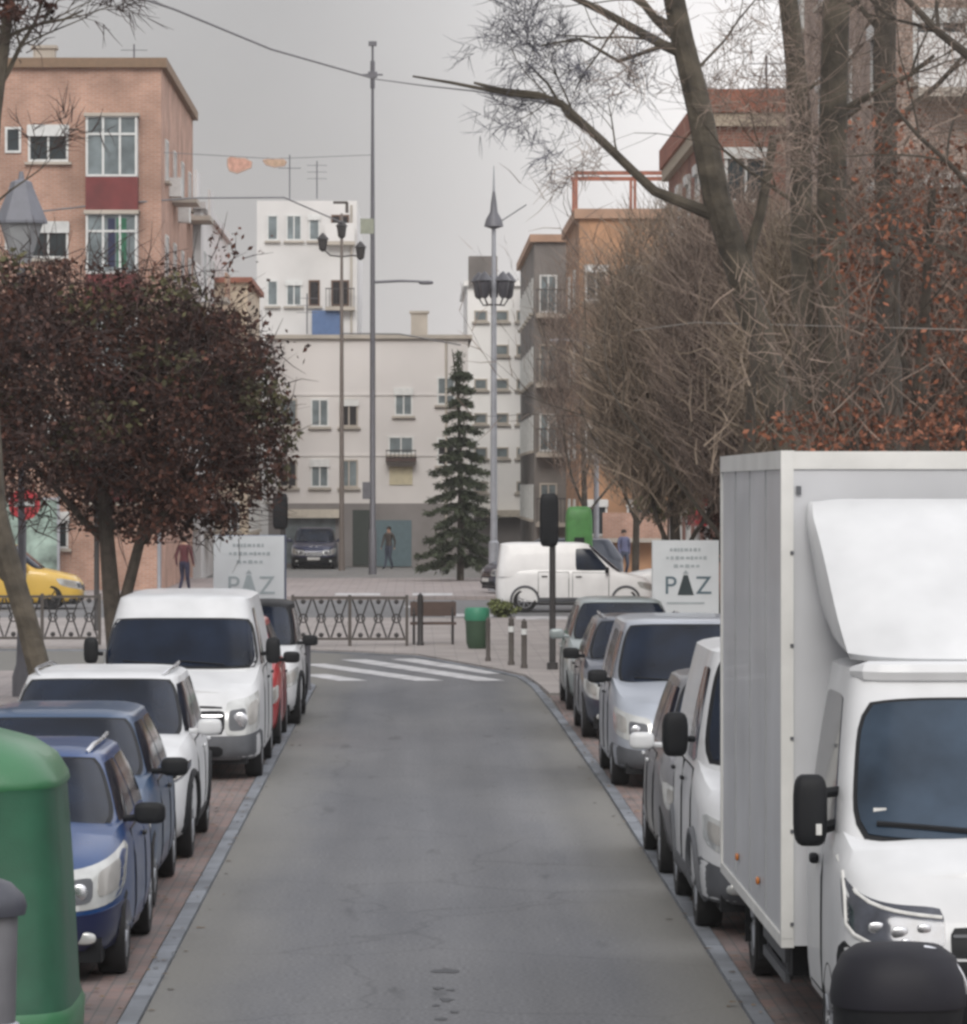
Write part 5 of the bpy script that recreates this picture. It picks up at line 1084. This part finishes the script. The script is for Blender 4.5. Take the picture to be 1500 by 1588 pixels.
# foreground bins
T = thing('litter_bin', 'grey litter bin with a rounded lid in front of the green container', 'litter bin', (-2.285, 22.4, .01))
q0 = EYE - (1415 - VY) * 22.4 / FPX; q1 = EYE - (1366 - VY) * 22.4 / FPX
MB().lathe([(.14, .05), (.145, .10), (.165, q0 - .04), (.15, q0)], 24).build('body', pbr('grey_bin_metal', (.13, .13, .14), .5, .3), T)
MB().lathe([(.205, q0 - .02), (.215, q0 + .03), (.20, q0 + .08), (.13, q1 - .02), (.05, q1 + .01), (.001, q1 + .012)], 24).build('lid', pbr('dark_grey_lid', (.045, .048, .062), .5), T)
MB().lathe([(.155, .35), (.172, .36), (.172, .42), (.155, .43)], 24).build('band', POLEG, T)
q = at(1393, 1500, 21.6); T = thing('litter_bin', 'black round topped bin standing in front of the truck bumper', 'litter bin', (q.x, 21.6, .01))
zt = EYE - (1466 - VY) * 21.6 / FPX
MB().lathe([(.24, .03), (.26, .06), (.325, zt - .40), (.335, zt - .30)], 36, sq=.8).build('body', BLACKP, T)
MB().lathe([(.345, zt - .31), (.35, zt - .27), (.335, zt - .16), (.29, zt - .06), (.22, zt - .012), (.12, zt), (.001, zt + .002)], 36, sq=.8).build('lid', pbr('black_lid', (.010, .010, .015), .6, 0, 0, .3, 3, spec=.3), T)
C = [(math.cos(t) * r_, -.12 + 0 * t, z) for t, r_, z in [(R(70 - 8 * k), .33 - .0 * k, zt - .02 - .0 * k) for k in range(1)]]
m = MB(); P = [(.10 + .245 * math.sin(R(a)), -.13, zt - .29 + .285 * math.cos(R(a))) for a in range(4, 88, 7)]; m.tube(P, .011, 6); m.build('lid_rim', CHROME, T)
# no entry disc, left
q = at(38, 782, 72); T = thing('traffic_sign', 'small round red and white sign at the left edge above the yellow car', 'traffic sign', (q.x, 72, .10))
MB().tube([(0, .03, 0), (0, .03, q.z + .1)], .03, 8).build('pole', POLED, T); MB().lathe([(.27, -.02), (.27, .01)], 24, (0, 0, q.z - .1), 'y').build('disc', pbr('sign_red', (.40, .03, .04), .5), T); MB().box((.0, -.03, q.z - .1), (.34, .012, .09)).build('bar', FRAME, T)
# overhead cables
def cable(label, pts, Ys, r_=.012, mat=POLED):
    m = MB(); P = []
    for i in range(len(pts) - 1):
        a = at(pts[i][0], pts[i][1], Ys[i]); b_ = at(pts[i + 1][0], pts[i + 1][1], Ys[i + 1])
        for k in range(8): P.append(a.lerp(b_, k / 8))
    P.append(at(*pts[-1], Ys[-1])); m.tube(P, r_, 5); o = m.build('overhead_cable', mat); tag(o, label, 'cable'); return o
CABM = pbr('cable_grey', (.16, .16, .17), .7)
Ym = gnd(578, 895).y
cable('long cable sagging from the top left to the tallest mast', [(-60, -110), (120, -35), (270, 14), (420, 76), (578, 121)], [90, 105, 120, 136, Ym - .25], .034, CABM)
cable('cable running from the tallest mast right towards the leaning tree', [(578, 122), (660, 133), (735, 141), (880, 165)], [Ym - .25, 125, 98, 52.1], .022, CABM)
cable('level cable from the brick block to the lamp post with three lanterns', [(-30, 338), (150, 318), (300, 307), (440, 306), (530, 345)], [129, 129.5, 130.5, 140, gnd(530, 889).y], .028, CABM)
cable('low cable between the thinner lamp post and the conifer', [(530, 517), (620, 518), (714, 535)], [gnd(530, 889).y - .1, 155, 144], .026, CABM)
cable('pale cable strung across the right trees', [(925, 520), (1080, 500), (1260, 505), (1520, 512)], [90, 58, 49, 44], .007, pbr('cable_pale', (.30, .28, .25), .7))
OC = cable('cable carrying two orange street decorations over the junction', [(250, 236), (372, 243), (425, 246), (578, 240)], [131, 140, 144, Ym], .012, CABM)
def deco(label, u, Y, w_, h_, col):
    q = at(u, 244, Y); r = thing('street_decoration', label, 'decoration', (q.x, q.y, q.z), 0, 'orange decorations hung over the junction')
    P = [(-.5, -.02), (-.38, .12), (-.1, .02), (.2, 0), (.5, -.25), (.46, -.62), (.2, -.8), (-.1, -1.0), (-.42, -.85), (-.5, -.5)] if h_ > .4 else [(-.5, -.2), (-.3, -.1), (.4, -.12), (.5, -.4), (.42, -.8), (0, -.95), (-.35, -.7)]
    MB().prism([(x * w_, z * h_ - .04) for x, z in P], -.02, .02).build('body', pbr(col[0], col[1], .7, 0, 0, .35, 5), r, smooth=False)
    m = MB(); m.tube([(x * w_, 0, z * h_ - .04) for x, z in P + P[:1]], .03, 5); m.build('frame', pbr('gold_frame', (.48, .34, .27), .6), r)
    m = MB()
    for x in (-w_ * .3, w_ * .3): m.tube([(x, 0, .0), (x, 0, -.12)], .012, 5)
    m.build('hanger', POLED, r)
deco('bulky reddish orange decoration, the left one of the hanging pair', 372, 140, .80, .48, ('coral_foil', (.56, .33, .26)))
deco('flat brownish orange decoration, the right one of the hanging pair', 426, 144, .80, .30, ('amber_foil', (.50, .36, .26)))

# ================================================================== PEOPLE
SKIN = pbr('skin', (.42, .26, .19), .6); HAIR = pbr('dark_hair', (.03, .022, .018), .8)
def person(label, x, y, z, rz, top, legs, stride=.16, h=1.70):
    k = h / 1.70; t = thing('person', label, 'person', (x, y, z), rz)
    J = {'pel': ((0, 0, .93), .135), 'bel': ((0, 0, 1.08), .125), 'che': ((0, .01, 1.28), .155), 'nk0': ((0, .01, 1.43), .085), 'nk': ((0, -.005, 1.49), .055), 'hd': ((0, -.01, 1.57), .085), 'ht': ((0, 0, 1.65), .075)}
    E = [('pel', 'bel'), ('bel', 'che'), ('che', 'nk0'), ('nk0', 'nk'), ('nk', 'hd'), ('hd', 'ht')]
    for sg, n in ((-1, 'l'), (1, 'r')):
        st = sg * stride
        J.update({n + 'hip': ((sg * .095, 0, .88), .095), n + 'kn': ((sg * .10, -.05 - st * .3, .49), .062), n + 'an': ((sg * .10, st * .9, .09), .042), n + 'to': ((sg * .11, st * .9 - .15, .035), .035),
                  n + 'sh': ((sg * .18, .01, 1.38), .062), n + 'el': ((sg * .23, .03 + st * .5, 1.11), .045), n + 'wr': ((sg * .225, -.06 + st * .8, .88), .032), n + 'ha': ((sg * .22, -.08 + st * .9, .79), .030)})
        E += [('pel', n + 'hip'), (n + 'hip', n + 'kn'), (n + 'kn', n + 'an'), (n + 'an', n + 'to'), ('nk0', n + 'sh'), (n + 'sh', n + 'el'), (n + 'el', n + 'wr'), (n + 'wr', n + 'ha')]
    keys = list(J); me = bpy.data.meshes.new('b'); me.from_pydata([[c * k for c in J[q][0]] for q in keys], [(keys.index(a), keys.index(b_)) for a, b_ in E], [])
    o = bpy.data.objects.new('b', me); COL.objects.link(o); sk = o.modifiers.new('s', 'SKIN'); 
    for i, q in enumerate(keys): me.skin_vertices[0].data[i].radius = (J[q][1] * k, J[q][1] * k * (.75 if q in ('che', 'bel', 'pel') else 1)); me.skin_vertices[0].data[i].use_root = q == 'pel'
    sb = o.modifiers.new('u', 'SUBSURF'); sb.levels = 2
    m2 = bpy.data.meshes.new_from_object(o.evaluated_get(bpy.context.evaluated_depsgraph_get())); bpy.data.objects.remove(o)
    m2.materials.clear()
    for mm in (SKIN, top, legs, BLACKP): m2.materials.append(mm)
    for f in m2.polygons:
        zz = f.center.z / k; f.material_index = 3 if zz < .085 else (2 if zz < .95 and abs(f.center.x) < .205 * k else (0 if zz < .86 or zz > 1.465 else 1)); f.use_smooth = True
    b_ = bpy.data.objects.new('body', m2); COL.objects.link(b_); b_.parent = t
    MB().ellip((0, .018 * k, 1.635 * k), (.185 * k, .20 * k, .17 * k), .9).build('hair', HAIR, t)
    m = MB(); m.ellip((0, -.098 * k, 1.56 * k), (.028, .035, .045), 1.0); m.build('nose', SKIN, t)
    return t
person('person in a dark red jacket and navy trousers beyond the white van roof', (286 - VX) * 126 / FPX, 126, .10, R(160), pbr('red_jacket', (.09, .02, .025), .8), pbr('navy_trousers', (.02, .02, .05), .8))
person('person in a blue jacket walking beyond the white cars at right', (968 - VX) * 146 / FPX, 146, .10, R(20), pbr('blue_jacket', (.12, .13, .22), .8), pbr('dark_trousers', (.05, .06, .09), .8))
person('person with a pale bag and dark coat near the teal shutter', (603 - VX) * 168 / FPX, 168, 0, R(-30), pbr('dark_coat', (.06, .05, .045), .8), pbr('dark_trousers', (.05, .06, .09), .8))

# fallen leaves swept along the kerbs, roof clutter
rn = random.Random(9); mb = MB()
for _ in range(900):
    sd_ = rn.random() < .5; x = (-1.66 - abs(rn.gauss(0, .6)) if sd_ else 2.05 + abs(rn.gauss(0, .6))) + (rn.gauss(0, .12)); y = rn.uniform(25, 70); inside = -1.66 < x < 2.0
    a = Vector((rn.uniform(-1, 1), rn.uniform(-1, 1), 0)).normalized() * rn.uniform(.02, .04); b_ = Vector((-a.y, a.x, rn.uniform(0, .4) * .03)) * .6; p = Vector((x, y, .006 if inside else .032))
    mb.add([p - a, p + b_, p + a, p - b_ + Vector((0, 0, .006))], [(0, 1, 2, 3)])
fl = mb.build('fallen_leaves', pbr('dry_leaves', (.13, .085, .045), .9, 0, 0, .3, 1, island=.6), smooth=False, recalc=False); tag(fl, 'dry brown leaves scattered along both kerbs', 'leaves', kind='stuff')
for B_, L_ in ((b1, ((3, 4), (9, 6), (11.5, 12))), (b4, ((1.5, 3), (6.2, 4))), (b3, ((2.6, 3),)), (b8, ((1.5, 3), (3.5, 8)))):
    for i, (x, y) in enumerate(L_):
        z = B_.h + .3; m = MB()
        if i % 2 == 0:
            m.tube([(x, y, z), (x, y, z + 1.7)], .03, 5)
            for q in (.9, 1.2, 1.5): m.tube([(x - .45, y, z + q), (x + .45, y, z + q)], .016, 4)
            m.build('antenna', POLED, B_.r)
        else: m.box((x, y, z + .45), (.7, .6, .9)); m.box((x, y, z + .95), (.84, .74, .1)); m.build('chimney', CORN, B_.r, smooth=False)
# ================================================================== HAZE
hb = MB(); hb.box((0, 432, 19), (806, 934, 40))
hm_ = bpy.data.materials.new('thin_haze'); hm_.use_nodes = True; hn = hm_.node_tree; hn.nodes.clear()
o_ = hn.nodes.new('ShaderNodeOutputMaterial'); pv = hn.nodes.new('ShaderNodeVolumePrincipled'); pv.inputs['Color'].default_value = (.96, .95, .95, 1); pv.inputs['Density'].default_value = 0.0003
hn.links.new(pv.outputs[0], o_.inputs['Volume'])
hz_ = hb.build('haze', hm_, smooth=False); hz_['kind'] = 'stuff'
